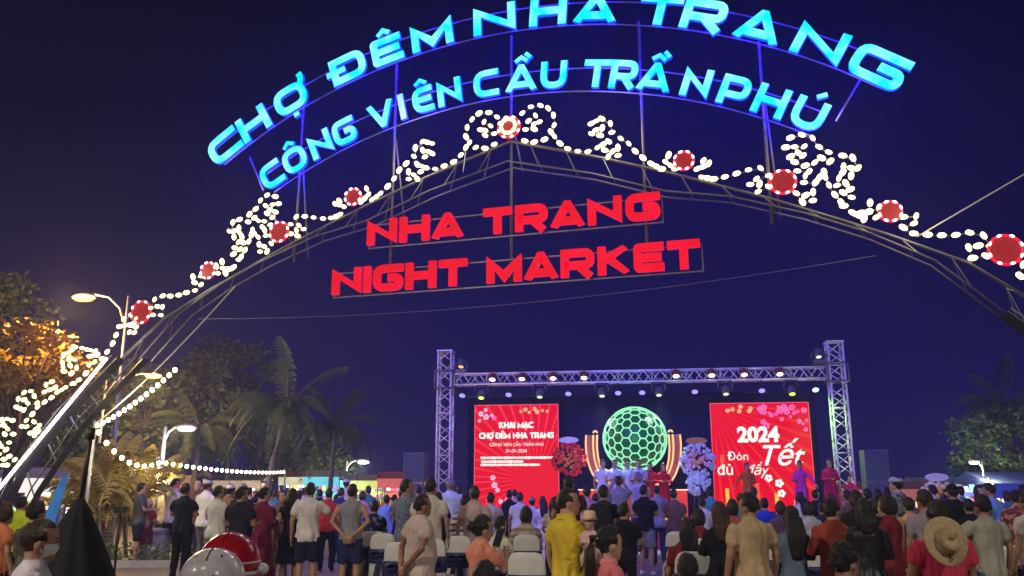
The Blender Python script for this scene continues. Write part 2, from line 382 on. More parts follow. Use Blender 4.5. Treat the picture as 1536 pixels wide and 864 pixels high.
# ---------------- festoon of LED bulbs in scrolls on the arch
UP = [(0.23, 7.86), (0.38, 7.96), (0.55, 7.96), (0.69, 7.88), (0.78, 7.74), (0.79, 7.56), (0.73, 7.45), (0.79, 7.36), (0.88, 7.23), (1.01, 7.12), (1.18, 7.06), (1.35, 7.03), (1.52, 7.07), (1.7, 7.16), (1.42, 7.51), (1.6, 7.57), (1.74, 7.47), (1.76, 7.31), (1.63, 7.02), (1.76, 6.97), (1.85, 7.03), (1.85, 6.9), (1.69, 6.89), (1.9, 7.19), (2.03, 7.08), (2.13, 6.94), (2.25, 6.81), (2.38, 6.69), (2.54, 6.59), (0.27, 7.35), (0.44, 7.3), (0.61, 7.34), (0.34, 7.7), (0.46, 7.79), (0.53, 7.66), (0.44, 7.63), (0.28, 7.56), (0.44, 7.54), (1.5, 7.38), (1.6, 7.41), (1.56, 7.29), (1.42, 7.33), (2.66, 6.81), (2.61, 6.69), (2.75, 6.56), (3.2, 6.64), (3.1, 6.52), (3.28, 6.59), (3.16, 6.38), (3.34, 6.33), (3.51, 6.34), (3.69, 6.37), (3.87, 6.41), (4.05, 6.42), (4.16, 6.29), (3.98, 6.25), (3.88, 6.17), (4.02, 6.16), (3.99, 6.05), (4.15, 6.11), (4.52, 6.86), (4.69, 6.9), (4.84, 6.82), (4.92, 6.66), (5.05, 6.57), (4.44, 6.71), (4.57, 6.71), (4.71, 6.7), (4.5, 6.56), (4.62, 6.61), (4.68, 6.55), (4.55, 6.46), (4.7, 6.39), (4.84, 6.42), (4.94, 6.49), (5.06, 6.42), (4.58, 6.32), (4.75, 6.29), (4.69, 6.22), (4.66, 6.12), (4.83, 6.11), (4.96, 6.26), (4.97, 6.17), (5.01, 6.04), (5.08, 5.88), (5.16, 5.76), (5.19, 5.7), (5.24, 6.48), (5.38, 6.44), (5.44, 6.27), (5.33, 6.15), (5.35, 6.27), (5.24, 6.32), (5.22, 6.22), (5.16, 6.14), (5.12, 6.02), (5.25, 6.05), (5.3, 5.94), (5.2, 5.91), (5.31, 5.82), (4.67, 5.91), (4.78, 5.96), (4.77, 5.83), (4.62, 5.82), (4.54, 5.96), (5.3, 5.58), (5.45, 5.47), (5.55, 5.71), (5.52, 5.57), (5.33, 5.56), (5.45, 5.47), (5.56, 5.7), (5.52, 5.57), (5.67, 5.62), (5.62, 5.48), (5.98, 5.45), (6.15, 5.45), (6.11, 5.34), (5.96, 5.29), (6.09, 5.19), (6.27, 5.16), (6.45, 5.13), (6.63, 5.12), (6.81, 5.14), (6.98, 5.08), (7.06, 4.92), (6.9, 4.94), (6.77, 4.92), (6.81, 4.77), (6.97, 4.78), (7.41, 4.62), (7.36, 4.47)]
LEG = [(7.47, 4.82), (7.62, 4.74), (7.7, 4.6), (7.49, 4.62), (7.32, 4.57), (7.46, 4.48), (7.32, 4.73), (7.76, 4.44), (7.84, 4.29), (7.93, 4.13), (8.04, 4.01), (8.19, 3.95), (8.36, 3.74), (8.5, 3.62), (8.64, 3.56), (8.52, 4.23), (8.69, 4.25), (8.78, 4.22), (8.93, 4.11), (8.97, 3.97), (8.89, 3.8), (8.72, 3.76), (8.62, 3.86), (8.65, 4.01), (8.81, 4.03), (8.77, 3.91), (8.42, 4.2), (8.22, 4.16), (8.34, 4.07), (8.14, 4.08), (8.31, 3.89), (8.65, 3.56), (8.81, 3.49), (8.98, 3.41), (9.13, 3.31), (9.28, 3.23), (9.41, 3.14), (9.54, 3.01), (9.64, 2.89), (9.74, 2.78), (9.14, 3.61), (9.3, 3.56), (9.28, 3.42), (9.07, 3.5), (9.63, 3.45), (9.81, 3.43), (9.93, 3.31), (9.92, 3.15), (9.74, 3.09), (9.66, 3.22), (9.78, 3.29), (9.52, 3.35), (9.46, 3.22), (10.1, 2.93), (9.98, 2.9), (10.25, 2.91), (10.2, 2.81), (10.07, 2.74), (9.94, 2.64), (10.11, 2.64), (10.3, 2.8), (9.61, 2.77), (9.45, 2.86), (9.34, 2.79), (9.5, 2.65), (9.34, 2.68), (9.4, 2.61), (10.01, 2.48), (10.25, 2.48), (10.06, 2.35), (10.18, 2.27), (9.93, 2.22), (10.06, 2.17), (9.82, 2.16), (9.97, 2.06), (10.19, 2.06)]
FLOWERS = [(2.90, 6.67, .15), (4.36, 6.15, .185), (5.81, 5.54, .15), (7.22, 4.84, .21)]
M_BULB = glow('warm_white_bulb', (1.0, 0.74, 0.28), 4.2)
M_RING = glow('red_rope_light', (1.0, 0.0, 0.03), 1.6)
M_DISC = mat('red_film_disc', (0.09, 0.006, 0.006), 0.6, var=0.25, emit=(0.6, 0.01, 0.02), es=0.5)
gb = Geo(); gb.ell((0, 0, 0), (0.070, 0.043, 0.043), 0, 7, 4); BULB = gb.mesh('bulb', [M_BULB], True)
gb = Geo(); gb.ell((0, 0, 0), (0.034, 0.024, 0.017), 0, 6, 4); BULB_S = gb.mesh('bulb', [glow('small_white_bulb', (1.0, 0.9, 0.8), 7.0)], True)
def ringmesh(r):
    g = Geo(); g.tube([(r * math.cos(a * math.pi / 10), 0, r * math.sin(a * math.pi / 10)) for a in range(20)], 0.022, 6, closed=True, up=Vector((0, 1, 0))); return g
GARLAND_W = 36.0
def garland(label, pts, s, flowers, apex=False):
    dense = []
    for i, p in enumerate(pts):
        dense.append(p)
        if i + 1 < len(pts):
            q = pts[i + 1]; dd = math.hypot(q[0] - p[0], q[1] - p[1])
            if .185 < dd < .24: dense.append(((p[0] + q[0]) / 2, (p[1] + q[1]) / 2))
    pts = dense
    root = thing('light_garland', label, 'light garland', (0, GY - 0.06, 0), 0, 'scrolled light garlands along the arch')
    for i, (x, z) in enumerate(pts):
        nx = pts[(i + 1) % len(pts)]; a = math.atan2(nx[1] - z, nx[0] - x)
        if math.hypot(nx[0] - x, nx[1] - z) > .3: a = random.uniform(-1, 1)
        inst('bulb', BULB, root, (s * x, random.uniform(-.02, .02), z), (0, -a * s, 0), random.uniform(.78, 1.05))
    # wire hoops that carry the bulbs
    g = Geo(); last = None
    for p in pts:
        if last and math.hypot(p[0] - last[0], p[1] - last[1]) < 0.24: g.tube([(s * last[0], 0.03, last[1]), (s * p[0], 0.03, p[1])], 0.006, 4)
        last = p
    tag(g.obj('wire_scroll', M_STEEL, root), kind='stuff')
    for k in range(5):
        q = pts[int((k + .5) / 5 * len(pts))]; lamp('garland_light', 'POINT', root, (s * q[0], -.12, q[1] + .1), GARLAND_W, (1.0, .80, .52), .35)
    fl = [(s * x, z, r) for x, z, r in flowers] + ([(0.0, 7.62, 0.19)] if apex else [])
    for (x, z, r) in fl:
        f = ringmesh(r).obj('flower_ring', M_RING, root, True, (x, -0.03, z))
        d = Geo(); n = 20
        d.rings([[Vector((r * .93 * math.cos(2 * math.pi * j / n), y, r * .93 * math.sin(2 * math.pi * j / n))) for j in range(n)] for y in (-0.006, 0.006)]); d.obj('disc', M_DISC, f)
        for k in range(8):
            a = k * math.pi / 4 + .3
            inst('bulb', BULB_S, f, (r * math.cos(a), -0.024, r * math.sin(a)), (0, -a + math.pi / 2, 0))
        if x == 0.0:
            for k in range(9):
                a = k * 2 * math.pi / 9; inst('bulb', BULB, f, (r * .66 * math.cos(a), -0.06, r * .66 * math.sin(a)), (0, -a + math.pi / 2, 0), .8)
    return root
garland('warm white bulb scrolls and red flowers on the arch slope over the stage truss', UP, 1, FLOWERS)
garland('warm white bulb scrolls with red flowers and the apex rosette, arch slope over the palms', UP, -1, FLOWERS, True)
garland('warm white bulb scrolls running down the arch leg beside the white tube lamp', LEG, -1, [])
# loose dangling end of a light string under the apex
g = Geo(); g.tube([(-.80, -.1, 7.40), (-.78, -.1, 7.25), (-.8, -.1, 7.05), (-.82, -.1, 6.9)], 0.008, 5)
tag(g.obj('loose_wire', M_ALU, None, True, (0, GY, 0)), 'short loose white wire dangling below the arch apex scroll', 'wire')
# guy wires
def wire(label, a, b, r, m, sag=0.0):
    a, b = Vector(a), Vector(b); pts = []
    for i in range(13):
        t = i / 12; p = a.lerp(b, t); p.z -= sag * 4 * t * (1 - t); pts.append(p - a)
    g = Geo(); g.tube(pts, r, 5); return tag(g.obj('guy_wire', m, None, True, a), label, 'wire')
wire('thin cable stretched behind the red sign from arch slope to arch slope', (-6.2, GY + .25, 4.72), (5.6, GY + .25, 4.98), 0.007, M_STEEL, .25)
wire('pale cable rising from the arch slope beyond the third red flower', (6.12, GY - .1, 5.12), (10.2, 10.6, 6.9), 0.011, mat('pale_cable', (.6, .58, .5), .5))

# ================================================================ THE STAGE (its own frame: centre (-0.07, 26.1), turned 8.7 degrees)
SA = R(8.7); SO = Vector((-0.07, 26.1, 0.0)); FLOOR = 0.75
def SP(x, y=0.0, z=0.0):
    return Vector((SO.x + x * math.cos(SA) - y * math.sin(SA), SO.y + x * math.sin(SA) + y * math.cos(SA), z))
def sthing(name, label, cat, x, y, z, group=None): return thing(name, label, cat, SP(x, y, z), SA, group)
# platform
pl = sthing('stage_platform', 'low red carpeted stage platform under the truss', 'stage', 0, 1.4, 0)
g = Geo(); g.box((0, 0, FLOOR / 2), (12.4, 4.6, FLOOR)); g.obj('deck', mat('red_carpet', (0.28, 0.02, 0.02), 0.9, bump=.3), pl)
M_FASC = mat('stage_fascia_red', (0.45, 0.03, 0.02), 0.6, var=.25)
for k in range(10):
    g = Geo(); g.box((-5.58 + k * 1.24, -2.32, FLOOR / 2), (1.22, 0.03, FLOOR - .02)); g.obj('fascia_panel', M_FASC, pl)
for k in range(3):
    g = Geo(); g.box((4.6, -2.55 - .28 * (2 - k) + 0.0, 0.125 + .25 * k - .0), (1.4, 0.28, 0.25 * (k + 1) if 0 else .25)); g.obj('step', mat('stage_step', (.05, .05, .05), .6), pl)
# black cloth backdrop behind the screens
bd = sthing('stage_backdrop', 'dark navy cloth backdrop hung across the back of the stage', 'backdrop', 0, 1.9, 0)
g = Geo(); n = 90
rows = []
for z in (0.75, 4.62):
    rows.append([Vector((-5.6 + 11.2 * i / n, 0.05 * math.sin(i * 1.15) + .02 * math.sin(i * 2.7), z)) for i in range(n + 1)])
g.add(rows[0] + rows[1], [(i, i + 1, n + 2 + i, n + 1 + i) for i in range(n)]); g.obj('cloth', mat('navy_cloth', (0.012, 0.012, 0.055), 0.95, var=.2), bd, True)
g = Geo(); g.tube([(-5.7, 0, 4.65), (5.7, 0, 4.65)], 0.03, 6); g.obj('hanging_bar', M_DARK, bd, True)

# ---------------- truss
W = 0.21
gb = Geo(); gb.tube([(0, 0, 0), (0, 0, 1)], 0.017, 5); BRACE = gb.mesh('brace', [M_ALU], True)
def truss(root, a, b, w, bays, up):
    a, b = Vector(a), Vector(b); d = (b - a).normalized(); u = d.cross(up).normalized(); v = up.normalized()
    cs = [(u * sx + v * sy) * w for sx, sy in ((-1, -1), (1, -1), (1, 1), (-1, 1))]
    for c in cs:
        g = Geo(); g.tube([a + c, b + c], 0.030, 7); g.obj('chord', M_ALU, root, True)
    L = (b - a).length / bays
    def brace(p, q):
        e = q - p; o = inst('brace', BRACE, root, p); o.rotation_mode = 'QUATERNION'; o.rotation_quaternion = e.to_track_quat('Z', 'Y'); o.scale = (1, 1, e.length)
    for k in range(bays):
        for f in range(4):
            c1, c2 = cs[f], cs[(f + 1) % 4]
            if f == 1 and False: continue
            p = a + d * (k * L); q = a + d * ((k + 1) * L)
            if k % 2 == 0: brace(p + c1, q + c2)
            else: brace(p + c2, q + c1)
            if k % 4 == 0: brace(p + c1, p + c2)
for x, lab in ((-5.95, 'silver box truss tower beside the screen with the gold announcement text'), (5.92, 'silver box truss tower beside the screen marked 2024')):
    t = sthing('truss_tower', lab, 'truss tower', x, 0, 0, 'towers of the stage truss')
    truss(t, (0, 0, 0.05), (0, 0, 5.9), W, 18, Vector((0, 1, 0)))
    g = Geo(); g.box((0, 0, 0.025), (0.9, 0.9, 0.05)); g.obj('base_plate', M_ALU, t)
    g = Geo(); g.box((0, 0, 5.915), (0.5, 0.5, 0.03)); g.obj('top_plate', M_ALU, t)
    sl = Geo()
    for sx in (-1, 1): sl.box((sx * .26, 0, 4.99), (.03, .56, .56))
    for sy in (-1, 1): sl.box((0, sy * .265, 4.99), (.49, .03, .56))
    for zz in (4.74, 5.24): sl.tube([(-.27, -.27, zz), (.27, -.27, zz), (.27, .27, zz), (-.27, .27, zz)], .025, 5, closed=True)
    # sleeve block as an open frame so the truss shows through
    sl2 = Geo()
    for zz in (4.72, 5.26): sl2.tube([(-.29, -.29, zz), (.29, -.29, zz), (.29, .29, zz), (-.29, .29, zz)], .03, 5, closed=True)
    for sx in (-1, 1):
        for sy in (-1, 1): sl2.tube([(sx * .29, sy * .29, 4.72), (sx * .29, sy * .29, 5.26)], .028, 5)
    sl2.obj('sleeve_block', M_STEEL, t, True)
bt = sthing('truss_beam', 'silver box truss beam spanning between the two stage towers', 'truss beam', 0, 0, 0)
truss(bt, (-5.62, 0, 4.99), (5.62, 0, 4.99), 0.17, 44, Vector((0, 0, 1)))

# ---------------- stage lamps
def par_mesh():
    g = Geo()
    g.loft([(0, 0, 0.16, .05, .05), (0, 0, 0.12, .085, .085), (0, 0, -0.06, .105, .105), (0, 0, -0.065, .098, .098)], 12, 0)
    return g.mesh('can', [M_BLACK], True)
CAN = par_mesh()
g = Geo(); g.loft([(0, 0, -0.066, .095, .095), (0, 0, -0.085, .07, .07), (0, 0, -.092, .02, .02)], 12); LENSG = g
def lensmesh(col, s): return LENSG.mesh('lens', [glow('lens_%d_%d_%d_%d' % (*[int(c * 100) for c in col], int(s * 10)), col, s)], True)
g = Geo(); g.tube([(-.12, 0, 0), (-.12, 0, .2), (.12, 0, .2), (.12, 0, 0)], .012, 4); g.tube([(0, 0, .2), (0, 0, .3)], .015, 5); g.ell((0, 0, .32), (.04, .04, .04), 0, 6, 4); YOKE = g.mesh('yoke', [M_BLACK])
LB = lensmesh((.28, .26, 1.0), 1.7); LR = lensmesh((1.0, .75, .72), 4); LG = lensmesh((.75, 1.0, .1), 9); LC = lensmesh((.4, .75, 1.0), 3)
order = ['first', 'second', 'third', 'fourth', 'fifth', 'sixth', 'seventh', 'eighth']
def par(x, z, lens, label, tilt, grp, y=-.1):
    t = sthing('stage_lamp', label, 'stage lamp', x, y, z, grp)
    o = inst('can', CAN, t, (0, 0, 0), (tilt, 0, 0)); inst('lens', lens, o); inst('yoke', YOKE, t)
    return t
for k, x in enumerate((-5.38, -3.91, -2.05, -.53, .2, 1.77, 3.73, 5.27)):
    t = par(x, 4.53, LC if k == 7 else LB, ('pale turquoise can lamp next to the tower at the 2024 end' if k == 7 else 'blue-white can lamp hung under the stage truss beam, %s from the palm side' % order[k]), R(-38), 'blue can lamps under the truss beam')
    if k in (0, 2, 7): lamp('lamp_light', 'SPOT', t, (0, -.1, -.12), 14, (.4, .42, 1.0), .08, (R(8), 0, 0), R(100), .8)
for k, x in enumerate((-4.4, -3.47, -2.5, -1.55, 1.23, 2.28, 3.23, 4.26)):
    t = par(x, 5.0, LR, 'red-rimmed can lamp set inside the truss beam, %s from the palm side' % order[k], R(-30), 'red can lamps inside the truss beam', -.26)
    # dark red shell
    g = Geo(); g.loft([(0, 0, .02, .15, .12), (0, 0, .09, .13, .11), (0, 0, .15, .05, .05)], 12); g.obj('hood', mat('dark_red_hood', (.22, .02, .03), .4), t, True)
M_MH = mat('moving_head_grey', (.10, .10, .115), .35, .1, var=.3)
def moving_head(label, x, y, z, lens, up=False):
    t = sthing('moving_head_lamp', label, 'stage lamp', x, y, z, 'moving head lamps on the stage truss')
    s = -1 if up else 1
    g = Geo(); g.box((0, 0, .30 * s), (.34, .28, .12)); g.obj('base', M_MH, t)
    for sx in (-1, 1):
        g = Geo(); g.tube([(sx * .15, 0, .26 * s), (sx * .20, 0, .12 * s), (sx * .17, 0, -.02 * s)], [.05, .05, .035], 6); g.obj('arm', M_MH, t, True)
    g = Geo(); g.loft([(0, 0, .12, .06, .06), (0, 0, .06, .13, .13), (0, 0, -.1, .125, .125), (0, 0, -.17, .10, .10)], 12)
    h = g.obj('head', M_MH, t, True); h.rotation_euler = (R(-25), 0, 0)
    g = Geo(); g.loft([(0, 0, -.171, .085, .085), (0, 0, -.185, .05, .05)], 12); g.obj('lens', lens, h, True)
    return t
GY_ = glow('mh_lens_dim', (.8, .95, .6), 1.2); GYL = glow('mh_lens_lime', (.72, 1.0, .10), 3.0)
whr = ('above the announcement heading', 'above the announcement screen edge nearest the ball', 'just left above the green ball', 'just right above the green ball', 'above the near edge of the 2024 screen')
whr = ('above the blossom corner of the announcement screen', 'above the announcement screen edge facing the ball', 'above the ball on the announcement side', 'above the ball on the 2024 side', 'above the 2024 screen edge facing the ball', '')
for k, x in enumerate((-4.78, -2.94, -1.02, .7, 2.68)):
    t = moving_head('grey moving head lamp under the truss beam, ' + whr[k], x, -.05, 4.55, GYL if k == 0 else GY_)
    if k in (2, 3): lamp('lamp_light', 'SPOT', t, (0, -.15, -.2), 900, (1.0, .90, .78), .1, (R(-12), 0, 0), R(60), .7)
t = moving_head('moving head lamp with bright lime green beam above the 2024 screen', 4.6, -.05, 4.52, glow('mh_lens_green', (.40, 1.0, .03), 4.0))
lamp('lamp_light', 'SPOT', t, (0, -.15, -.2), 300, (.35, 1.0, .05), .1, (R(15), R(-40), 0), R(110), .8)
moving_head('dark moving head lamp perched on the truss beam by the announcement tower', -5.45, 0, 5.55, glow('mh_lens_amber', (1, .5, .12), 1.5), True)
moving_head('grey moving head lamp perched on the truss beam by the tower at the 2024 end', 5.45, 0, 5.62, GY_, True)

# ---------------- text helper (built-in font)
def text_mesh(s, size, m, bold=0.02, name='lettering', ext=0.004, shear=0.0):
    c = bpy.data.curves.new(name, 'FONT'); c.body = s; c.size = size; c.align_x = 'CENTER'; c.align_y = 'CENTER'; c.offset = bold * size; c.extrude = ext; c.resolution_u = 3; c.shear = shear
    o = bpy.data.objects.new(name, c); me = bpy.data.meshes.new_from_object(o); bpy.data.objects.remove(o); me.materials.clear(); me.materials.append(m); return me
def text(s, size, m, parent, loc, bold=.02, shear=0.0, sx=1.0):
    return tag(inst('lettering', text_mesh(s, size, m, bold, shear=shear), parent, loc, (R(90), 0, 0), (sx, 1, 1)), kind='stuff')
# ---------------- LED screens
def screen_mat(name, cx, cz, c1, c2, s):
    m = bpy.data.materials.new(name); m.use_nodes = True; t = m.node_tree; b = t.nodes['Principled BSDF']
    b.inputs['Base Color'].default_value = (.01, .01, .01, 1); b.inputs['Specular IOR Level'].default_value = 0.05
    tc = t.nodes.new('ShaderNodeTexCoord'); mp = t.nodes.new('ShaderNodeMapping'); mp.inputs['Location'].default_value = (-cx, 0, -cz)
    gr = t.nodes.new('ShaderNodeTexGradient'); gr.gradient_type = 'RADIAL'
    sw = t.nodes.new('ShaderNodeSeparateXYZ'); cb = t.nodes.new('ShaderNodeCombineXYZ')
    t.links.new(tc.outputs['Object'], mp.inputs[0]); t.links.new(mp.outputs[0], sw.inputs[0]); t.links.new(sw.outputs['X'], cb.inputs['X']); t.links.new(sw.outputs['Z'], cb.inputs['Y']); t.links.new(cb.outputs[0], gr.inputs[0])
    mu = t.nodes.new('ShaderNodeMath'); mu.operation = 'MULTIPLY'; mu.inputs[1].default_value = 300.0
    si = t.nodes.new('ShaderNodeMath'); si.operation = 'SINE'
    r = t.nodes.new('ShaderNodeValToRGB'); r.color_ramp.elements[0].position = .55; r.color_ramp.elements[1].position = 1.0
    r.color_ramp.elements[0].color = (*c1, 1); r.color_ramp.elements[1].color = (*c2, 1)
    t.links.new(gr.outputs['Fac'], mu.inputs[0]); t.links.new(mu.outputs[0], si.inputs[0]); t.links.new(si.outputs[0], r.inputs[0]); t.links.new(r.outputs[0], b.inputs['Emission Color']); b.inputs['Emission Strength'].default_value = s
    return m
E_WHITE = glow('screen_white', (1.0, .93, .82), 1.3, 'NONE'); E_PINK = glow('screen_pink', (1.0, .16, .50), 1.0, 'NONE'); E_PALE = glow('screen_pale_pink', (1.0, .55, .75), 1.0, 'NONE'); E_GOLD = glow('screen_gold', (1.0, .62, .22), 1.0, 'NONE'); E_YEL = glow('screen_yellow', (1.0, .60, .06), 1.0, 'NONE'); E_DKR = glow('screen_dark_red', (.35, .0, .01), 1.0, 'NONE'); E_ORR = glow('screen_orange', (1.0, .10, .02), 1.0, 'NONE')
SCY = 1.0
def led_screen(label, x0, x1, z0, z1, mt):
    t = sthing('led_screen', label, 'led screen', (x0 + x1) / 2, SCY, 0)
    w, h = x1 - x0, z1 - z0
    g = Geo(); g.box((0, .07, (z0 + z1) / 2), (w, .12, h)); g.obj('cabinet', M_BLACK, t)
    g = Geo(); g.box((0, 0, (z0 + z1) / 2), (w - .03, .02, h - .03)); g.obj('display', mt, t)
    me = glow('screen_edge', (1.0, .12, .18), .9, 'NONE')
    for sx in (-1, 1):
        g = Geo(); g.box((sx * (w / 2 - .012), -.014, (z0 + z1) / 2), (.024, .006, h)); g.obj('edge_strip', me, t)
    g = Geo(); g.box((0, -.014, z1 - .012), (w - .05, .006, .024)); g.obj('edge_strip', me, t)
    for sx in (-1, 1):
        g = Geo(); g.box((sx * (w / 2 - .3), .16, z0 / 2 + .3), (.08, .06, z0 - .3)); g.obj('support', M_DARK, t)
    return t
def blossom(t, x, z, r, m, rnd=True):
    g = Geo(); a0 = random.random() * 6
    for k in range(5):
        a = a0 + k * 2 * math.pi / 5
        cxp, czp = x + math.cos(a) * r * .6, z + math.sin(a) * r * .6
        pts = [(cxp + r * .42 * math.cos(b * math.pi / 4), -.0165 - .0003 * k, czp + r * .42 * math.sin(b * math.pi / 4)) for b in range(8)]
        g.add(pts, [tuple(range(8))])
    g.obj('printed_blossom', m, t)
sl = led_screen('red led screen with white announcement text KHAI MẠC CHỢ ĐÊM NHA TRANG', -5.2, -2.47, 1.05, 4.29, screen_mat('red_screen_rays', .6, 1.9, (.86, .0, .012), (1.0, .05, .05), 1.0))
TY = -.018
def stroke_line(s_, parent, cx, z, h, total, m, t=.2):
    wid = {'I': .22, ' ': .42, 'M': 1.0, 'T': .78, 'E': .7}
    base = lambda c: {'Ạ': 'A.', **DIA}.get(c, c)
    ws = [wid.get(base(c)[0], .82) * h for c in s_]; gap = (total - sum(ws)) / (len(s_) - 1); x = cx - total / 2
    for c, wv in zip(s_, ws):
        if c != ' ': inst('letter', letter_mesh(base(c), wv, h, t * h, .004, [m, m, m]), parent, (x + wv / 2, TY, z - h / 2))
        x += wv + gap
stroke_line('KHAI MẠC', sl, 0, 3.63, .20, 1.12, E_WHITE, .25)
stroke_line('CHỢ ĐÊM NHA TRANG', sl, 0, 3.30, .19, 2.42, E_WHITE, .25)
text('CÔNG VIÊN CẦU TRẦN PHÚ', .135, E_WHITE, sl, (0, TY, 3.01), .0)
text('31-01-2024', .15, E_WHITE, sl, (0, TY, 2.81), .0)
for i, (x0, x1, z) in enumerate(((-1.15, 1.1, 2.60), (-1.13, .2, 2.48), (-1.15, .75, 2.38))):
    g = Geo(); x = x0
    while x < x1:
        wd = random.uniform(.04, .11); hh = random.uniform(.030, .042); g.add([(x, TY, z - hh), (x + wd, TY, z - hh), (x + wd, TY, z + hh), (x, TY, z + hh)], [(0, 1, 2, 3)]); x += wd + .012
    tag(g.obj('text_line', E_WHITE, sl), kind='stuff')
for x, z, r in ((-1.15, 4.0, .09), (-1.0, 4.12, .07), (-.98, 3.9, .1), (-.8, 3.95, .06), (-1.2, 3.78, .06), (-.72, 3.86, .08), (-.75, 1.98, .09), (-.7, 1.75, .1), (-.6, 1.6, .08), (-.2, 1.5, .1), (-.05, 1.36, .1), (-.3, 1.3, .09), (-.5, 1.25, .08), (-.9, 1.3, .08)): blossom(sl, x, z, r, E_PALE if random.random() < .5 else E_PINK)
for x, z, r in ((.15, 4.06, .05), (.3, 4.12, .07), (.42, 4.03, .05), (.6, 4.14, .07), (.68, 4.04, .07), (.85, 4.08, .05), (1.0, 4.06, .05)): blossom(sl, x, z, r, E_GOLD)
sr = led_screen('red led screen with white New Year greeting and the year 2024', 2.27, 5.25, 0.95, 4.24, screen_mat('red_screen_rays_b', -1.4, 4.2, (.86, .0, .012), (.97, .03, .02), 1.0))
text('2024', .62, E_WHITE, sr, (-.08, TY, 3.24), .045)
text('Đón', .36, E_WHITE, sr, (-.72, TY, 2.60), .0, .0)
text('Tết', .86, E_WHITE, sr, (.50, TY, 2.60), .01, .35)
text('đủ', .42, E_WHITE, sr, (-1.12, TY, 2.18), .012)
text('đầy', .42, E_WHITE, sr, (-.22, TY, 2.18), .0, .3)
for k in range(22): blossom(sr, random.uniform(-.1, 1.4), 4.1 - abs(random.gauss(0, .22)) - .0, random.uniform(.05, .11), E_PINK)
for k in range(7): blossom(sr, random.uniform(.9, 1.4), random.uniform(3.3, 3.9), random.uniform(.04, .08), E_PINK)
for x, z in ((-.95, 4.0), (-.8, 4.04), (-.6, 3.98), (-.55, 4.12), (-.3, 3.98), (-.25, 4.06)): blossom(sr, x, z, .07, E_GOLD)
for k, (x, z) in enumerate(((-1.1, 1.6), (-.2, 1.75), (.35, 1.45), (-.5, 1.3), (.9, 1.25), (-1.2, 2.6), (1.0, 1.7))):
    g = Geo(); g.box((x, -.018, z - .25), (.11, .006, .6)); g.obj('printed_banner', E_YEL if k % 2 == 0 else E_ORR, sr)
for x, z, r in ((.15, 1.95, .12), (.45, 1.8, .13), (.5, 1.5, .12), (-.75, 2.6, .0)): 
    if r: blossom(sr, x, z, r, E_WHITE)

# ---------------- green lattice ball held by golden neon hands on a pedestal
ped = sthing('pedestal', 'red stage pedestal with flame pattern front below the green ball', 'pedestal', -.17, -.2, FLOOR)
g = Geo(); g.box((0, 0, .42), (3.1, .9, .84)); g.obj('body', mat('pedestal_red', (.6, .04, .02), .5, emit=(1, .06, .015), es=.55), ped)
g = Geo(); g.box((0, -.02, .855), (3.18, .98, .03)); g.obj('top_edge', glow('pedestal_edge', (1, .75, .5), 1.6), ped)
n = 34
for k in range(n):
    h = .26 + .10 * math.sin(k * 1.7) + random.uniform(-.05, .06); x = -1.5 + 3.0 * (k + .5) / n; wd = 3.0 / n
    g = Geo(); g.add([(x - wd * .5, -.453, .02), (x + wd * .5, -.453, .02), (x + wd * .45, -.453, h * .6), (x, -.453, h), (x - wd * .45, -.453, h * .6)], [(0, 1, 2, 3, 4)])
    g.obj('printed_flame', E_YEL, ped)
ball = sthing('lattice_ball', 'large green glowing hexagon lattice ball above the stage', 'lattice ball', -.07, .1, 3.11)
bm = bmesh.new(); bmesh.ops.create_icosphere(bm, subdivisions=3, radius=.96)
bm.faces.ensure_lookup_table(); bm.verts.ensure_lookup_table()
# dual lattice on every third vertex of the triangle mesh gives hexagon cells
cen = [(f.calc_center_median()).normalized() * .96 for f in bm.faces]
adj = set()
for e in bm.edges:
    a, b = [f.index for f in e.link_faces]; adj.add((a, b))
bm.free()
M_LAT = glow('lattice_mint', (.34, 1.0, .54), 1.05)
gl = Geo()
rot = Matrix.Rotation(.35, 3, 'X') @ Matrix.Rotation(.5, 3, 'Y')
# coarser: use a 2-frequency class for ~14 px cells
def goldberg(freq):
    bm = bmesh.new(); bmesh.ops.create_icosphere(bm, subdivisions=1, radius=1.0); fs = [[v.co.copy() for v in f.verts] for f in bm.faces]; bm.free()
    pts = {}; tris = []
    def key(p): return (round(p.x, 4), round(p.y, 4), round(p.z, 4))
    for A, B, C in fs:
        gr = {}
        for i in range(freq + 1):
            for j in range(freq + 1 - i):
                p = (A * (freq - i - j) + B * i + C * j).normalized(); k = key(p); pts.setdefault(k, len(pts)); gr[i, j] = pts[k]
        for i in range(freq):
            for j in range(freq - i):
                tris.append((gr[i, j], gr[i + 1, j], gr[i, j + 1]))
                if i + j < freq - 1: tris.append((gr[i + 1, j], gr[i + 1, j + 1], gr[i, j + 1]))
    P = [None] * len(pts)
    for k, i in pts.items(): P[i] = Vector(k)
    return P, tris
P_, T_ = goldberg(4)
C_ = [((P_[a] + P_[b] + P_[c]) / 3).normalized() * .96 for a, b, c in T_]
em = {}
for i, (a, b, c) in enumerate(T_):
    for e in ((a, b), (b, c), (c, a)): em.setdefault(tuple(sorted(e)), []).append(i)
for e, fs in em.items():
    if len(fs) == 2: gl.tube([rot @ C_[fs[0]], rot @ C_[fs[1]]], .021, 5)
o = gl.obj('lattice', M_LAT, ball); tag(o, kind='stuff')
g = Geo(); g.ell((0, 0, 0), (.86, .86, .86), 0, 28, 18); g.obj('core', mat('dark_green_core', (.0, .03, .014), .35, var=.4, scale=3, emit=(0, .22, .09), es=.2), ball, True)
lamp('ball_light', 'POINT', ball, (0, -1.25, 0), 25, (.3, 1.0, .5), .4)
M_NEON = glow('golden_neon', (1.0, .50, .20), 1.5); M_NEON2 = glow('red_neon', (1.0, .22, .10), 1.2)
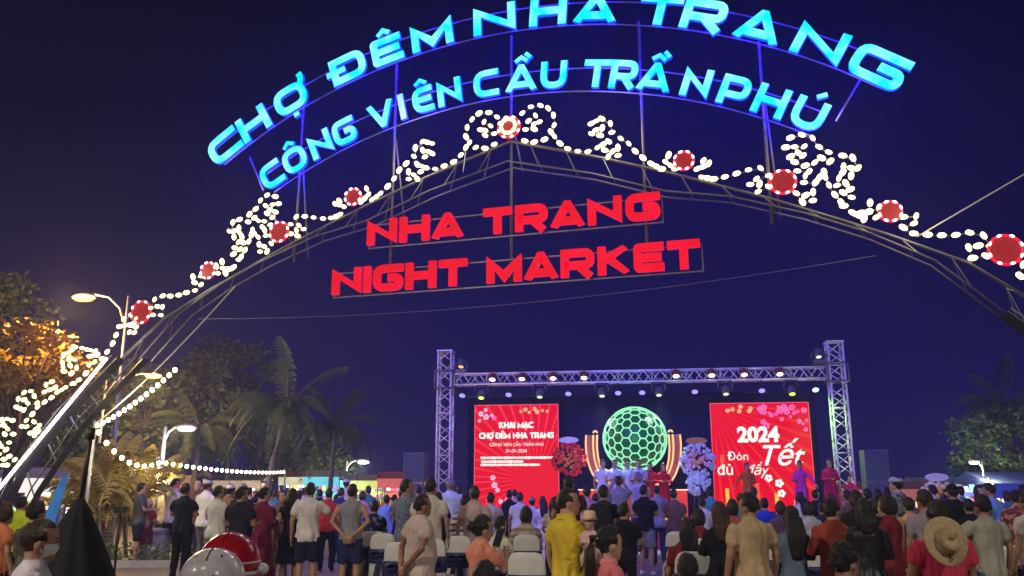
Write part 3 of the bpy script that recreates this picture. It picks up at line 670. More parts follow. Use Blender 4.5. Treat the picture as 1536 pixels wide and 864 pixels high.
hand_b = mat('hand_panel', (.35, .12, .06), .5, emit=(1, .25, .08), es=.06)
for s, lab in ((-1, 'golden neon arm curving up around the green ball on the announcement side'), (1, 'golden neon arm curving up around the green ball on the 2024 side')):
    h = sthing('neon_arm', lab, 'neon sign', -.13, .02, FLOOR + .86, 'neon arms holding the ball')
    base = [(.35, -.0), (.72, .12), (1.05, .42), (1.20, .85), (1.24, 1.3), (1.22, 1.62)]
    for off, m_, nm in ((-.15, M_NEON, 'neon_tube'), (-.03, M_NEON, 'neon_tube'), (.19, M_NEON, 'neon_tube')):
        pts = fillet([(s * (x + off * (.5 + .5 * min(1, z / .8))), z - off * .9 * max(0, 1 - z / .8)) for x, z in base], .3, False, 4)
        g = Geo(); g.tube([(p.x, 0, max(p.y, .0)) for p in pts], .026, 6, up=Vector((0, 1, 0))); g.obj(nm, m_, h, True)
    for (o1, o2, top) in ((-.15, -.03, 1.68),):
        c = (o1 + o2) / 2; r = (o2 - o1) / 2
        g = Geo(); g.tube([(s * (1.22 + c + r * math.cos(a * math.pi / 8)), 0, 1.60 + (top - 1.6) + r * math.sin(a * math.pi / 8)) for a in range(9)], .026, 6, up=Vector((0, 1, 0))); g.obj('neon_cap', M_NEON, h, True)
    g = Geo()
    pts = fillet([(s * (x + .02), z) for x, z in base], .3); L, Rr = ribbon(pts, .30)
    for i in range(len(L) - 1): g.add([(L[i].x, .05, max(0, L[i].y)), (L[i + 1].x, .05, max(0, L[i + 1].y)), (Rr[i + 1].x, .05, max(0, Rr[i + 1].y)), (Rr[i].x, .05, max(0, Rr[i].y))], [(0, 1, 2, 3)])
    g.obj('back_panel', hand_b, h)
# ---------------- loudspeaker stacks at the wings
M_SPK = mat('speaker_grey_cover', (.13, .15, .19), .6, var=.25, scale=2, bump=.2, bscale=8)
for x, lab, nn in ((-6.72, 'grey loudspeaker stack beside the announcement side truss tower', 2), (6.62, 'grey loudspeaker stack beside the truss tower at the 2024 end', 2)):
    t = sthing('speaker_stack', lab, 'speaker', x, -.5, 0, 'loudspeaker stacks at the stage wings')
    for k in range(2):
        for q in range(3):
            g = Geo(); g.box((-.16 + .325 * k, 0, .46 + .90 * q), (.31, .6, .885)); g.obj('cabinet', M_SPK, t)
            g = Geo(); g.box((-.16 + .325 * k, -.305, .46 + .90 * q), (.27, .012, .82)); g.obj('grille', mat('speaker_grille', (.08, .095, .12), .7, bump=.5, bscale=200), t)
# ---------------- standing flower displays
M_CARD = {}
def flower_display(label, loc, rz, r, z, cols, card, leg, seed, layers=1, sc=1.0):
    rnd = random.Random(seed)
    t = thing('flower_stand', label, 'flower stand', loc, rz)
    for sx in (-1, 0, 1):
        g = Geo(); g.tube([(sx * .28, .25 if sx == 0 else -.05, 0), (0, 0, z - .1)], .018, 5); g.obj('leg', leg, t, True)
    pts = {i: Geo() for i in range(len(cols))}
    for kk in range(layers):
        zz, rr = z - kk * r * 1.25, r * (1.0 if kk == 0 else .68)
        for k in range(int(150 * (1 if kk == 0 else .6))):
            u = math.sqrt(rnd.random()); a = rnd.random() * 2 * math.pi
            x, h = u * rr * math.cos(a), u * rr * math.sin(a); d = -.22 * math.sqrt(max(0, 1 - u * u)) - rnd.random() * .05
            ci = min(len(cols) - 1, int((u + rnd.uniform(-.18, .18)) * len(cols))) if kk == 0 else len(cols) - 1
            ci = max(0, ci); g = pts[ci]; s = rnd.uniform(.04, .065)
            n = 6; vs = [Vector((x, d - s * .3, zz + h))]
            for j in range(n): vs.append(Vector((x + s * math.cos(j * 2 * math.pi / n), d + rnd.uniform(-.02, .02), zz + h + s * math.sin(j * 2 * math.pi / n))))
            g.add(vs, [(0, 1 + j, 1 + (j + 1) % n) for j in range(n)])
    for i, g in pts.items():
        if g.f: tag(g.obj('blooms', cols[i], t), kind='stuff')
    g = Geo(); g.ell((0, .0, z), (r * .85, .12, r * .85), 0, 14, 8); g.obj('foliage_pad', mat('florist_foam', (.03, .06, .02), .9), t, True)
    g = Geo(); n = 20
    g.rings([[Vector((.30 * sc * math.cos(2 * math.pi * j / n), yy, z + r + .07 + .10 * sc * math.sin(2 * math.pi * j / n))) for j in range(n)] for yy in (-.08, -.05)]); g.obj('name_card', card, t)
    return t
fm = lambda n, c: mat('petal_' + n, c, .6, var=.25, scale=9, emit=c, es=.04)
flower_display('round red and orange flower stand with white oval card beside the announcement screen', SP(-2.04, -.35, FLOOR), SA, .52, 1.72, [fm('orange', (.9, .25, .05)), fm('orange_red', (.8, .08, .03)), fm('red', (.7, .02, .02))], mat('card_white', (.8, .8, .78), .5), M_DARK, 3)
flower_display('tall purple and pale blue flower stand with orange oval card by the 2024 screen', SP(1.70, -.75, .0), SA, .50, 2.42, [fm('amber', (.85, .45, .2)), fm('pink', (.75, .35, .5)), fm('lilac', (.78, .52, .60)), fm('pale_blue', (.60, .72, .74))], mat('card_orange', (.75, .3, .06), .5), M_DARK, 5, 2)

# ================================================================ STREET LAMPS, STRING LIGHTS, TREES, STALLS
M_POLE = mat('lamp_pole_grey', (.38, .38, .38), .45, .4, var=.2)
E_SOD = glow('sodium_lens', (1.0, .34, .03), 2.4); E_LEDW = glow('led_lens_white', (1.0, .92, .72), 12.0)
def street_lamp(label, px, py, D, arm, H_dir, lens, power, col, hs=1.0, thick=.07):
    """px, py, D: where the lamp head hangs; arm: sideways run back to the pole"""
    p = at(px, py, D); rz = YAW; H = p.z
    base = ground_at(px, D) + Matrix.Rotation(rz, 3, 'Z') @ Vector((arm, 0, 0))
    t = thing('street_lamp', label, 'street lamp', base, rz, 'street lamps round the plaza')
    g = Geo(); g.tube([(0, 0, 0), (0, 0, H * .5), (0, 0, H * 1.0)], [thick * 1.2, thick, thick * .75], 8); g.obj('pole', M_POLE, t, True)
    a = -arm
    g = Geo(); g.tube([(0, 0, H * .86), (a * .18, 0, H * .95), (a * .45, 0, H * .995), (a * .8, 0, H * 1.008), (a, 0, H * 1.005)], thick * .5, 6); g.obj('arm', M_POLE, t, True)
    g = Geo(); g.loft([(a, 0, H - .10 * hs, .32 * hs, .12 * hs), (a, 0, H - .04 * hs, .40 * hs, .15 * hs), (a, 0, H + .05 * hs, .32 * hs, .12 * hs), (a, 0, H + .10 * hs, .12 * hs, .06 * hs)], 12); hd = g.obj('lamp_head', M_POLE, t, True)
    g = Geo(); g.loft([(a, 0, H - .17 * hs, .16 * hs, .06 * hs), (a, 0, H - .15 * hs, .26 * hs, .10 * hs), (a, 0, H - .105 * hs, .31 * hs, .115 * hs)], 12); g.obj('lens', lens, hd, True)
    lamp('lamp_light', 'POINT', t, (a, -.55, H - .55), power, col, .2)
    return t
SOD = (1.0, .55, .16); FILL_W = 5200.0
street_lamp('tall street lamp with orange sodium head arching over the orange-lit tree', 92, 444, 25, 1.35, 1, E_SOD, 1300, SOD)
street_lamp('street lamp with orange head hanging behind the arch leg by the festoon string', 214, 562, 36, -2.0, 1, E_SOD, 1500, SOD)
street_lamp('slim pale street lamp with small white head at the festoon string', 272, 640, 30, -.75, 1, glow('led_lens_dim', (.9, .95, 1), 2.0), 250, (.95, .97, 1), thick=.09)
street_lamp('far street lamp glowing yellow-white behind the stall tents', 543, 691, 48, -.9, 1, E_LEDW, 600, (1, .9, .6))
street_lamp('far twin lamp glowing yellow beside the round tree', 1466, 692, 24.6, .22, 1, E_LEDW, 600, (1, .95, .55), hs=.45, thick=.03)
def fill_lamp_post(label, loc, aim, power, col):  # unseen lamp posts added behind the camera to fill in the crowd
    t = thing('street_lamp', label, 'street lamp', loc, 0, 'street lamps round the plaza')
    d = Vector(aim) - Vector(loc); d.z = 0; d.normalize(); H = 8.2; p = d * 1.2
    g = Geo(); g.tube([(0, 0, 0), (0, 0, 4), (0, 0, H)], [.09, .08, .06], 8); g.obj('pole', M_POLE, t, True)
    g = Geo(); g.tube([(0, 0, H - .5), p * .5 + Vector((0, 0, H + .1)), p + Vector((0, 0, H + .1))], .04, 6); g.obj('arm', M_POLE, t, True)
    g = Geo(); g.loft([(p.x, p.y, H - .02, .3, .3), (p.x, p.y, H + .06, .32, .32), (p.x, p.y, H + .14, .15, .15)], 12); g.obj('lamp_head', M_POLE, t, True)
    g = Geo(); g.loft([(p.x, p.y, H - .06, .2, .2), (p.x, p.y, H - .025, .27, .27)], 12); g.obj('lens', E_LEDW, t, True)
    q = (Vector(aim) - (Vector(loc) + p + Vector((0, 0, H)))).to_track_quat('-Z', 'Y').to_euler()
    lamp('lamp_light', 'SPOT', t, p + Vector((0, 0, H - .15)), power, col, .25, q, R(74), .75)
fill_lamp_post('unseen white lamp post added as crowd fill behind the scooter riders', (-5.5, -4.5, 0), (-1.5, 13, 0), FILL_W, (1.0, .88, .70))
fill_lamp_post('unseen white lamp post added as crowd fill outside the arch opposite the scooter riders', (12.5, -3.0, 0), (4.0, 12, 0), FILL_W * .6, (1.0, .90, .76))
# ---- the slim pole beside the LED lamp with bent hoops
def string_lights(label, pts, n, sag, bulb_r, post=None):
    a = Vector(pts[0]); t = thing('string_lights', label, 'string lights', (a.x, a.y, a.z), 0, 'festoon strings beside the palms')
    pts = [Vector(p) - a for p in pts]
    path = []
    for (p, q, sg) in zip(pts, pts[1:], sag):
        for i in range(13):
            u = i / 12; r = p.lerp(q, u); r.z -= sg * 4 * u * (1 - u); path.append(r)
    g = Geo(); g.tube(path, .012, 5); g.obj('cable', M_WIRE, t, True)
    L = [0]
    for p, q in zip(path, path[1:]): L.append(L[-1] + (q - p).length)
    gb = Geo(); gb.ell((0, 0, -.05), (bulb_r, bulb_r, bulb_r * 1.15), 0, 7, 5); bm_ = gb.mesh('bulb', [glow('festoon_bulb', (1.0, .84, .50), 9.0)], True)
    for k in range(n):
        d = L[-1] * (k + .5) / n; i = max(j for j in range(len(L)) if L[j] <= d); i = min(i, len(path) - 2)
        u = (d - L[i]) / max(1e-6, L[i + 1] - L[i]); inst('bulb', bm_, t, path[i].lerp(path[i + 1], u))
    m = path[len(path) // 2]; lamp('string_light', 'POINT', t, m + Vector((0, -.1, -.25)), 160, (1, .82, .5), .3)
    return t
P0 = at(267, 547, 15.5); P1 = at(143, 636, 17.0); P2 = at(240, 690, 21.0); P3 = at(428, 706, 33.0)
string_lights('festoon string of warm bulbs dropping steeply from the arch to a thin post', (P0, P1), 15, (.10,), .042)
string_lights('festoon string of warm bulbs sagging away from the thin post past the palms', (P1, P2, P3), 34, (.35, .10), .05)
for p, lab in ((P1, 'thin grey post holding the corner of the festoon strings'), (P2, 'thin pale post under the sagging festoon string by the lamp'), (P3, 'thin post at the far end of the festoon string')):
    t = thing('string_post', lab, 'post', (p.x, p.y, 0)); g = Geo(); g.tube([(0, 0, 0), (0, 0, p.z + .05)], .035, 6); g.obj('shaft', M_POLE, t, True)
    g = Geo(); g.tube([(0, 0, p.z + .03), (.0, -.08, p.z + .08), (0, -.12, p.z + .02)], .010, 5); g.obj('hook', M_POLE, t, True)
wire('pale cable running from the arch slope down to the festoon post', at(352, 430, 14.2), P1, .014, mat('pale_cable', (.6, .58, .5), .5), .12)

# ---------------- vegetation
def leaf_blob(g, c, r, n, rnd, s0, s1, flat=.75):
    for _ in range(n):
        while True:
            p = Vector((rnd.uniform(-1, 1), rnd.uniform(-1, 1), rnd.uniform(-1, 1)))
            if .25 < p.length < 1: break
        p = p * (p.length ** -.35)
        q = c + Vector((p.x * r, p.y * r, p.z * r * flat)); s = rnd.uniform(s0, s1)
        d = Vector((rnd.gauss(0, 1), rnd.gauss(0, 1), rnd.gauss(0, .6) - .3)).normalized(); u, v = frame(d)
        k = rnd.random() * 3.14; e = u * math.cos(k) + v * math.sin(k)
        g.add([q, q + d * s * .5 + e * s * .28, q + d * s, q + d * s * .5 - e * s * .28], [(0, 1, 2, 3)])
def broad_tree(label, base, H, cr, cz, leafm, seed, nblob=16, nleaf=260, ls=(.12, .24), trunk_r=.16, group=None, cat='tree', name='tree', trunkm=None):
    rnd = random.Random(seed); t = thing(name, label, cat, base, rnd.random() * 6, group)
    bark = trunkm or mat('bark_brown', (.11, .08, .055), .9, bump=.6, bscale=14)
    top = Vector((rnd.uniform(-.2, .2), rnd.uniform(-.2, .2), H * .62))
    g = Geo(); g.tube([(0, 0, 0), (rnd.uniform(-.08, .08), .05, H * .25), top * .75, top], [trunk_r * 1.25, trunk_r, trunk_r * .75, trunk_r * .5], 8); tr = g.obj('trunk', bark, t, True)
    crown = Geo(); limb = Geo()
    for k in range(nblob):
        a = rnd.random() * 6.28; e = rnd.uniform(-.75, 1); rad = math.sqrt(max(0, 1 - e * e * .8)) * rnd.uniform(.35, 1)
        c = Vector((math.cos(a) * rad * cr, math.sin(a) * rad * cr, cz + e * (H - cz) * .8)); br = rnd.uniform(.28, .46) * cr
        leaf_blob(crown, c, br, nleaf, rnd, *ls)
        st = top * rnd.uniform(.55, 1); limb.tube([st, st.lerp(c, .5) + Vector((0, 0, .15)), c], [trunk_r * .38, trunk_r * .24, trunk_r * .1], 5)
    tag(limb.obj('limbs', bark, t, True), kind='stuff'); tag(crown.obj('crown', leafm, t), kind='stuff')
    return t
LF_D = leafmat('leaf_dark', (.055, .085, .03)); LF_M = leafmat('leaf_mid', (.085, .13, .04)); LF_G = leafmat('leaf_lamplit', (.42, .27, .045)); LF_B = leafmat('leaf_bright', (.10, .17, .045))  # the golden leaves carry orange lamplight in their base colour
PALM = leafmat('palm_leaf', (.085, .12, .04)); PALM_G = leafmat('areca_leaf', (.33, .25, .05)); PTR = mat('palm_trunk', (.20, .17, .13), .9, var=.3, scale=12, bump=.6, bscale=20)
def frond_mesh(L, droop, m, seed, nl=30, ll=.5, up=.35):
    rnd = random.Random(seed); g = Geo(); path = []
    for i in range(nl + 1):
        u = i / nl; path.append(Vector((L * u * (1 - .18 * u * droop), 0, L * (up * u * 2 - droop * u * u))))
    g.tube(path[::3] + [path[-1]], [.03 * (1 - i / 12) + .005 for i in range(len(path[::3]) + 1)], 4)
    for i in range(2, nl + 1):
        u = i / nl; p = path[i]; d = (path[i] - path[i - 1]).normalized(); l = ll * (math.sin(math.pi * min(1, u * .86 + .1)) ** .6) * rnd.uniform(.85, 1.1)
        for s in (-1, 1):
            side = Vector((0, s, 0)); e = (d * .55 + side * .9 + Vector((0, 0, -.25 - .35 * u + rnd.uniform(-.12, .12)))).normalized()
            w_ = d * .028; mid = p + e * l * .55; tip = p + e * l + Vector((0, 0, -l * .30))
            g.add([p - w_, p + w_, mid + w_ * .8, tip, mid - w_ * .8], [(0, 1, 2, 4), (4, 2, 3)])
    return g.mesh('frond', [m])
FR = [frond_mesh(2.9, d, PALM, 10 + i, 34, .62, u) for i, (d, u) in enumerate(((.75, .42), (.95, .40), (1.15, .36), (.6, .55), (1.35, .25)))]
FRG = [frond_mesh(1.5, d, PALM_G, 30 + i, 24, .36, u) for i, (d, u) in enumerate(((.7, .7), (.9, .75), (1.1, .6)))]
def coconut_palm(label, px, D, top_py, lean, seed, n=22, sc=1.0, group='coconut palms beyond the plaza'):
    rnd = random.Random(seed); tp = at(px, top_py, D); b = ground_at(px, D) + Matrix.Rotation(YAW, 3, 'Z') @ Vector((-lean, 0, 0))
    t = thing('coconut_palm', label, 'palm tree', b, 0, group); v = tp - b
    path = [Vector((v.x * (u ** 1.5), v.y * (u ** 1.5), v.z * u)) for u in (0, .2, .4, .6, .8, 1)]
    g = Geo(); g.tube(path, [.2 * sc, .15 * sc, .13 * sc, .12 * sc, .11 * sc, .12 * sc], 8); g.obj('trunk', PTR, t, True)
    for k in range(n):
        a = k * 2.4 + rnd.uniform(-.3, .3); el = k / n
        fr = FR[4] if el < .25 else FR[2] if el < .45 else FR[1] if el < .65 else FR[0] if el < .85 else FR[3]
        o = inst('frond', fr, t, v, (0, 0, 0), sc * rnd.uniform(.85, 1.08)); o.rotation_euler = (rnd.uniform(-.15, .15), rnd.uniform(-.15, .25) - (.5 if el > .9 else .25 if el > .8 else 0), a)
    for k in range(5):
        a = k * 1.3; g = Geo(); g.ell(v + Vector((math.cos(a) * .2, math.sin(a) * .2, -.18)), (.1, .1, .12), 0, 8, 6); g.obj('coconut', mat('coconut_green', (.10, .11, .03), .5), t, True)
    return t
coconut_palm('coconut palm with leaning trunk and tall spiky crown nearer the arch', 430, 33, 615, .9, 4, 24, .92)
coconut_palm('smaller coconut palm with drooping fronds nearer the stage', 503, 36, 645, .25, 9, 20, .80)
coconut_palm('dim coconut palm half hidden in the dark trees beside the slim lamp', 300, 40, 650, .4, 12, 18, .95)
coconut_palm('faint coconut palm crown in the dark above the round tree', 1505, 34, 615, -.5, 15, 16, .85)
def areca(label, px, D, py, seed, n=26, sc=1.0):
    rnd = random.Random(seed); b = ground_at(px, D); H = at(px, py, D).z
    t = thing('areca_palm', label, 'palm shrub', b, 0, 'golden areca palms in the planting bed')
    for s in range(5):
        a = rnd.random() * 6.28; g = Geo(); g.tube([(math.cos(a) * .12, math.sin(a) * .12, 0), (math.cos(a) * .3, math.sin(a) * .3, H * .6)], .03, 5); g.obj('stem', PTR, t, True)
    for k in range(n):
        a = rnd.random() * 6.28; o = inst('frond', rnd.choice(FRG), t, (rnd.gauss(0, .22), rnd.gauss(0, .22), H * rnd.uniform(.3, .62)), (0, 0, 0), sc * rnd.uniform(.7, 1.05)); o.rotation_euler = (rnd.uniform(-.2, .2), rnd.uniform(-.75, .1), a)
    return t
areca('golden leaved areca palm clump behind the black draped stand', 172, 20, 690, 41, 30)
areca('golden leaved areca palm clump beside the man in dark grey shirt and shorts', 205, 22, 695, 42, 28)
areca('golden leaved areca palm clump next to the blue banner', 138, 21, 700, 43, 24)
RT = lambda px, D: ground_at(px, D)
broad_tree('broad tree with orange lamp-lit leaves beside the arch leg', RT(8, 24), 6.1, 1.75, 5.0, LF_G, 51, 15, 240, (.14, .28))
broad_tree('tall dark tree with sparse twigs above the orange-lit tree', RT(-75, 29), 9.2, 2.6, 7.6, LF_D, 52, 13, 170, (.14, .3))
broad_tree('dark leafy tree behind the lower arch leg scrolls', RT(40, 30), 5.6, 2.6, 3.6, LF_D, 53, 16, 260, (.16, .3))
for k, (px, D, H, cr, cz, lab) in enumerate(((210, 40, 7.6, 2.6, 5, 'dark broad tree behind the festoon post'), (275, 44, 8.8, 2.9, 5.6, 'dark broad tree behind the slim pale lamp'), (335, 46, 10.2, 2.6, 6.6, 'tallest dark feathery tree behind the coconut palms'),
        (385, 48, 7.4, 2.6, 4.6, 'dark broad tree right behind the leaning coconut palm'), (455, 50, 5.4, 2.3, 3.4, 'low dark tree between the two coconut palms'), (165, 42, 6.2, 2.4, 4.2, 'dark broad tree behind the white tube lamp'))):
    broad_tree(lab, RT(px, D), H, cr, cz, LF_M if k % 2 else LF_D, 60 + k, 17, 240, (.2, .42), group='dark trees beyond the festoon string')
broad_tree('round bright green tree at the plaza edge beyond the sunflower stand', RT(1528, 27), 4.15, 1.9, 2.5, LF_B, 71, 20, 300, (.10, .2))
broad_tree('small yellow-green lit bush beneath the far twin lamp', RT(1482, 30), 2.6, .62, 1.9, leafmat('leaf_yellow', (.32, .36, .03)), 72, 8, 170, (.1, .18), .05)
# hedge and planter strip left
t = thing('planter_hedge', 'low clipped hedge strip with kerb behind the areca palms', 'hedge', RT(185, 19.3), YAW + R(4))
g = Geo(); leafg = Geo(); rnd = random.Random(5)
for k in range(14): leaf_blob(leafg, Vector((-2.6 + k * .4, 0, .28)), .27, 130, rnd, .06, .12, .9)
tag(leafg.obj('foliage', leafmat('hedge_leaf', (.11, .15, .03)), t), kind='stuff')
g = Geo(); g.box((0, -.32, .07), (6.4, .14, .14)); g.obj('kerb', mat('kerb_stone', (.35, .33, .3), .8, bump=.3), t)

# ---------------- market stalls
M_TARP = {}
def stall(label, px, D, wd, z_top, roofc, signc, lit, seed, word=None, depth=2.0, group='market stalls beyond the crowd', lightcol=(1, .9, .7), power=120):
    rnd = random.Random(seed); t = thing('market_stall', label, 'stall', ground_at(px, D), YAW, group)
    for sx in (-1, 1):
        for yy in (0, depth):
            g = Geo(); g.tube([(sx * wd / 2, yy, 0), (sx * wd / 2, yy, z_top - .1)], .03, 6); g.obj('post', M_STEEL, t, True)
    g = Geo(); a = wd / 2 + .12
    g.add([(-a, -.12, z_top - .32), (a, -.12, z_top - .32), (a, depth / 2, z_top), (-a, depth / 2, z_top), (a, depth + .1, z_top - .32), (-a, depth + .1, z_top - .32)], [(0, 1, 2, 3), (3, 2, 4, 5), (0, 3, 5), (1, 4, 2)])
    rm = mat('tarp_%d_%d_%d' % tuple(int(c * 100) for c in roofc), roofc, .6, var=.2, scale=2); g.obj('canopy', rm, t)
    sm = mat('sign_%d_%d_%d_%d' % (*[int(c * 100) for c in signc], int(lit * 10)), signc, .5, var=.45, scale=2.2, emit=signc, es=lit)
    g = Geo(); g.box((0, -.15, z_top - .52), (wd, .05, .40)); g.obj('sign_panel', sm, t)
    g = Geo(); g.box((0, depth - .05, z_top * .42), (wd - .1, .03, z_top * .8)); g.obj('back_wall', sm, t)
    g = Geo(); g.box((0, .25, .45), (wd - .2, .5, .9)); g.obj('counter', rm, t)
    for k in range(max(2, int(wd * 2.5))):
        x = -wd / 2 + .2 + (wd - .4) * k / max(1, int(wd * 2.5) - 1); c = rnd.choice([(.6, .1, .05), (.7, .45, .05), (.2, .4, .1), (.6, .6, .55), (.1, .25, .5)])
        g = Geo(); h = rnd.uniform(.12, .3); g.loft([(x, .25, .9, .09, .09), (x, .25, .9 + h * .7, .10, .10), (x, .25, .9 + h, .04, .04)], 8); g.obj('goods', mat('goods_%d_%d_%d' % tuple(int(q * 100) for q in c), c, .5), t, True)
    for zz in (1.15, 1.55):
        g = Geo(); g.box((0, depth - .22, zz), (wd - .15, .28, .03)); g.obj('shelf', M_STEEL, t)
        x = -wd / 2 + .15
        while x < wd / 2 - .15:
            bw = rnd.uniform(.08, .2); bh = rnd.uniform(.1, .3); c = rnd.choice([(.6, .08, .05), (.75, .5, .06), (.15, .35, .12), (.65, .62, .55), (.08, .2, .5), (.5, .1, .35), (.05, .05, .06)])
            g = Geo(); g.box((x + bw / 2, depth - .22, zz + .017 + bh / 2), (bw, .18, bh)); g.obj('packet', mat('goods_%d_%d_%d' % tuple(int(q * 100) for q in c), c, .5), t); x += bw + rnd.uniform(.01, .06)
    gb = Geo(); gb.ell((0, 0, 0), (.06, .06, .06), 0, 7, 5); me = gb.mesh('bulb', [glow('stall_bulb', (1, .9, .65), 10.0)], True)
    for k in range(max(2, int(wd * 1.3))): inst('bulb', me, t, (-wd / 2 + wd * (k + .5) / max(2, int(wd * 1.3)), .1, z_top - .42 - .35))
    lamp('stall_light', 'POINT', t, (0, .6, z_top - .6), power, lightcol, .3)
    return t
stall('stall with white lit fascia and orange goods beside the arch leg', 40, 25, 2.3, 2.25, (.7, .7, .66), (.95, .9, .75), 1.0, 81)
stall('stall with brown canopy behind the areca palms', 250, 42, 2.6, 2.6, (.33, .17, .08), (.75, .45, .25), .3, 82)
stall('stall with terracotta canopy next to the turquoise stall', 442, 44, 1.6, 2.55, (.30, .14, .07), (.8, .75, .5), .4, 83)
stall('stall with glowing turquoise sign behind the boy in white t-shirt', 482, 40, 1.6, 2.50, (.25, .32, .4), (.12, .62, .78), .8, 84, lightcol=(.6, .95, 1))
stall('stall with lime and yellow lit wall behind the man in grey tank top', 545, 42, 1.8, 2.35, (.35, .33, .28), (.75, .80, .18), .7, 85)
stall('stall with salmon red banner beside the speaker stack on the palm side', 597, 38, 1.75, 2.40, (.6, .16, .12), (.78, .16, .12), .55, 86)
stall('stall with salmon red canopy beyond the speaker stack at the 2024 end', 1345, 36, 3.2, 1.95, (.55, .20, .16), (.70, .22, .18), .4, 87, power=70)
stall('stall with cream lit fascia behind the sunflower stand', 1440, 38, 3.4, 2.15, (.5, .48, .35), (.9, .85, .45), .55, 88, power=120)
stall('stall with deep blue banner under the round green tree', 1530, 24, 1.6, 2.1, (.05, .07, .22), (.04, .06, .35), .3, 89, lightcol=(.9, 1, .85), power=160)
stall('stall with pale canopy seen past the white-shirted crowd by the palms', 345, 46, 3.2, 2.4, (.5, .42, .36), (.85, .6, .4), .4, 90)
# sunflower stand with oval card
flower_display('sunflower stand with large white oval card behind the crowd', ground_at(1405, 19), YAW, .42, 1.38, [fm('brown_centre', (.10, .05, .02)), fm('sunflower', (.8, .42, .10)), fm('cream', (.75, .65, .45))], mat('card_white', (.8, .8, .78), .5), M_DARK, 8, 1, .85)
# white arch line painted on the salmon banner
# blue feather banner by the stall
t = thing('feather_banner', 'leaning bright blue feather banner beside the lit stall', 'banner', ground_at(83, 15), YAW)
g = Geo(); g.tube([(-.05, 0, 0), (.05, 0, .9), (.2, 0, 1.9)], .015, 5); g.obj('mast', M_STEEL, t, True)
g = Geo(); n = 12; A_ = []; B_ = []
for i in range(n + 1):
    u = i / n; z = .55 + 1.3 * u; x = .03 + .17 * u; wv = .30 * (1 - .55 * u); A_.append((x, .03 * math.sin(5 * u), z)); B_.append((x - wv, .05 * math.sin(6 * u + 1), z - .05))
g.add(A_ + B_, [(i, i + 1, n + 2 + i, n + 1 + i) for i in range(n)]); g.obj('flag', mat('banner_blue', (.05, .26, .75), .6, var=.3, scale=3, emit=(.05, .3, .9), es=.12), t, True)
# black draped stand
t = thing('draped_stand', 'tall black cloth cone draped over a tripod with thin pole', 'tripod stand', ground_at(112, 6.0), YAW)
g = Geo(); secs = []
for i in range(22):
    u = i / 21; z = 1.545 * u; r = .70 * (1 - u) ** .92 + .022; secs.append((.05 * u, 0, z, r, r))
rr = []
for (x, y, z, r, _) in secs:
    ring = []
    for j in range(72):
        a = 2 * math.pi * j / 72; k = 1 + .12 * math.cos(3 * a + .6) * (1 - z / 1.7) + .035 * math.sin(11 * a + z * 3) + .03 * noise.noise(Vector((math.cos(a) * 2, math.sin(a) * 2, z * 3))); ring.append(Vector((x + r * k * math.cos(a), y + r * k * math.sin(a), z)))
    rr.append(ring)
g.rings(rr); g.obj('drape', mat('black_stretch_cloth', (.007, .007, .009), .9, var=.3, bump=.25, bscale=9), t, True)
g = Geo(); g.tube([(.05, 0, 1.5), (.07, 0, 1.98)], .015, 7); g.obj('pole', M_BLACK, t, True)
g = Geo(); g.tube([(.07, 0, 1.94), (.07, 0, 2.02)], .024, 7); g.obj('collar', M_BLACK, t, True)
# black sign stand with round foot
t = thing('black_stand', 'slim black pole stand with small box head and round foot on the paving', 'stand', ground_at(184, 16.6), YAW)
g = Geo(); g.loft([(0, 0, 0, .22, .22), (0, 0, .02, .22, .22), (0, 0, .035, .05, .05)], 18); g.obj('foot', M_BLACK, t, True)
g = Geo(); g.tube([(0, 0, .03), (0, 0, 1.22)], .022, 7); g.obj('pole', M_BLACK, t, True)
g = Geo(); g.box((0, 0, 1.24), (.2, .14, .12)); g.obj('head', M_BLACK, t)
# grey bin
t = thing('litter_bin', 'grey square litter bin between the crowd and the planting bed', 'bin', ground_at(241, 20.5), YAW)
g = Geo(); g.loft([(0, 0, 0, .27, .24), (0, 0, .62, .30, .26)], 16, 0, .35); g.obj('body', mat('bin_grey', (.26, .26, .25), .6), t)
g = Geo(); g.loft([(0, 0, .62, .32, .28), (0, 0, .70, .32, .28), (0, 0, .74, .26, .22)], 16, 0, .35); g.obj('lid', mat('bin_lid', (.17, .17, .17), .6), t)
g = Geo(); g.box((.05, -.262, .30), (.10, .006, .12)); g.obj('emblem', mat('bin_mark', (.6, .6, .6), .6), t)

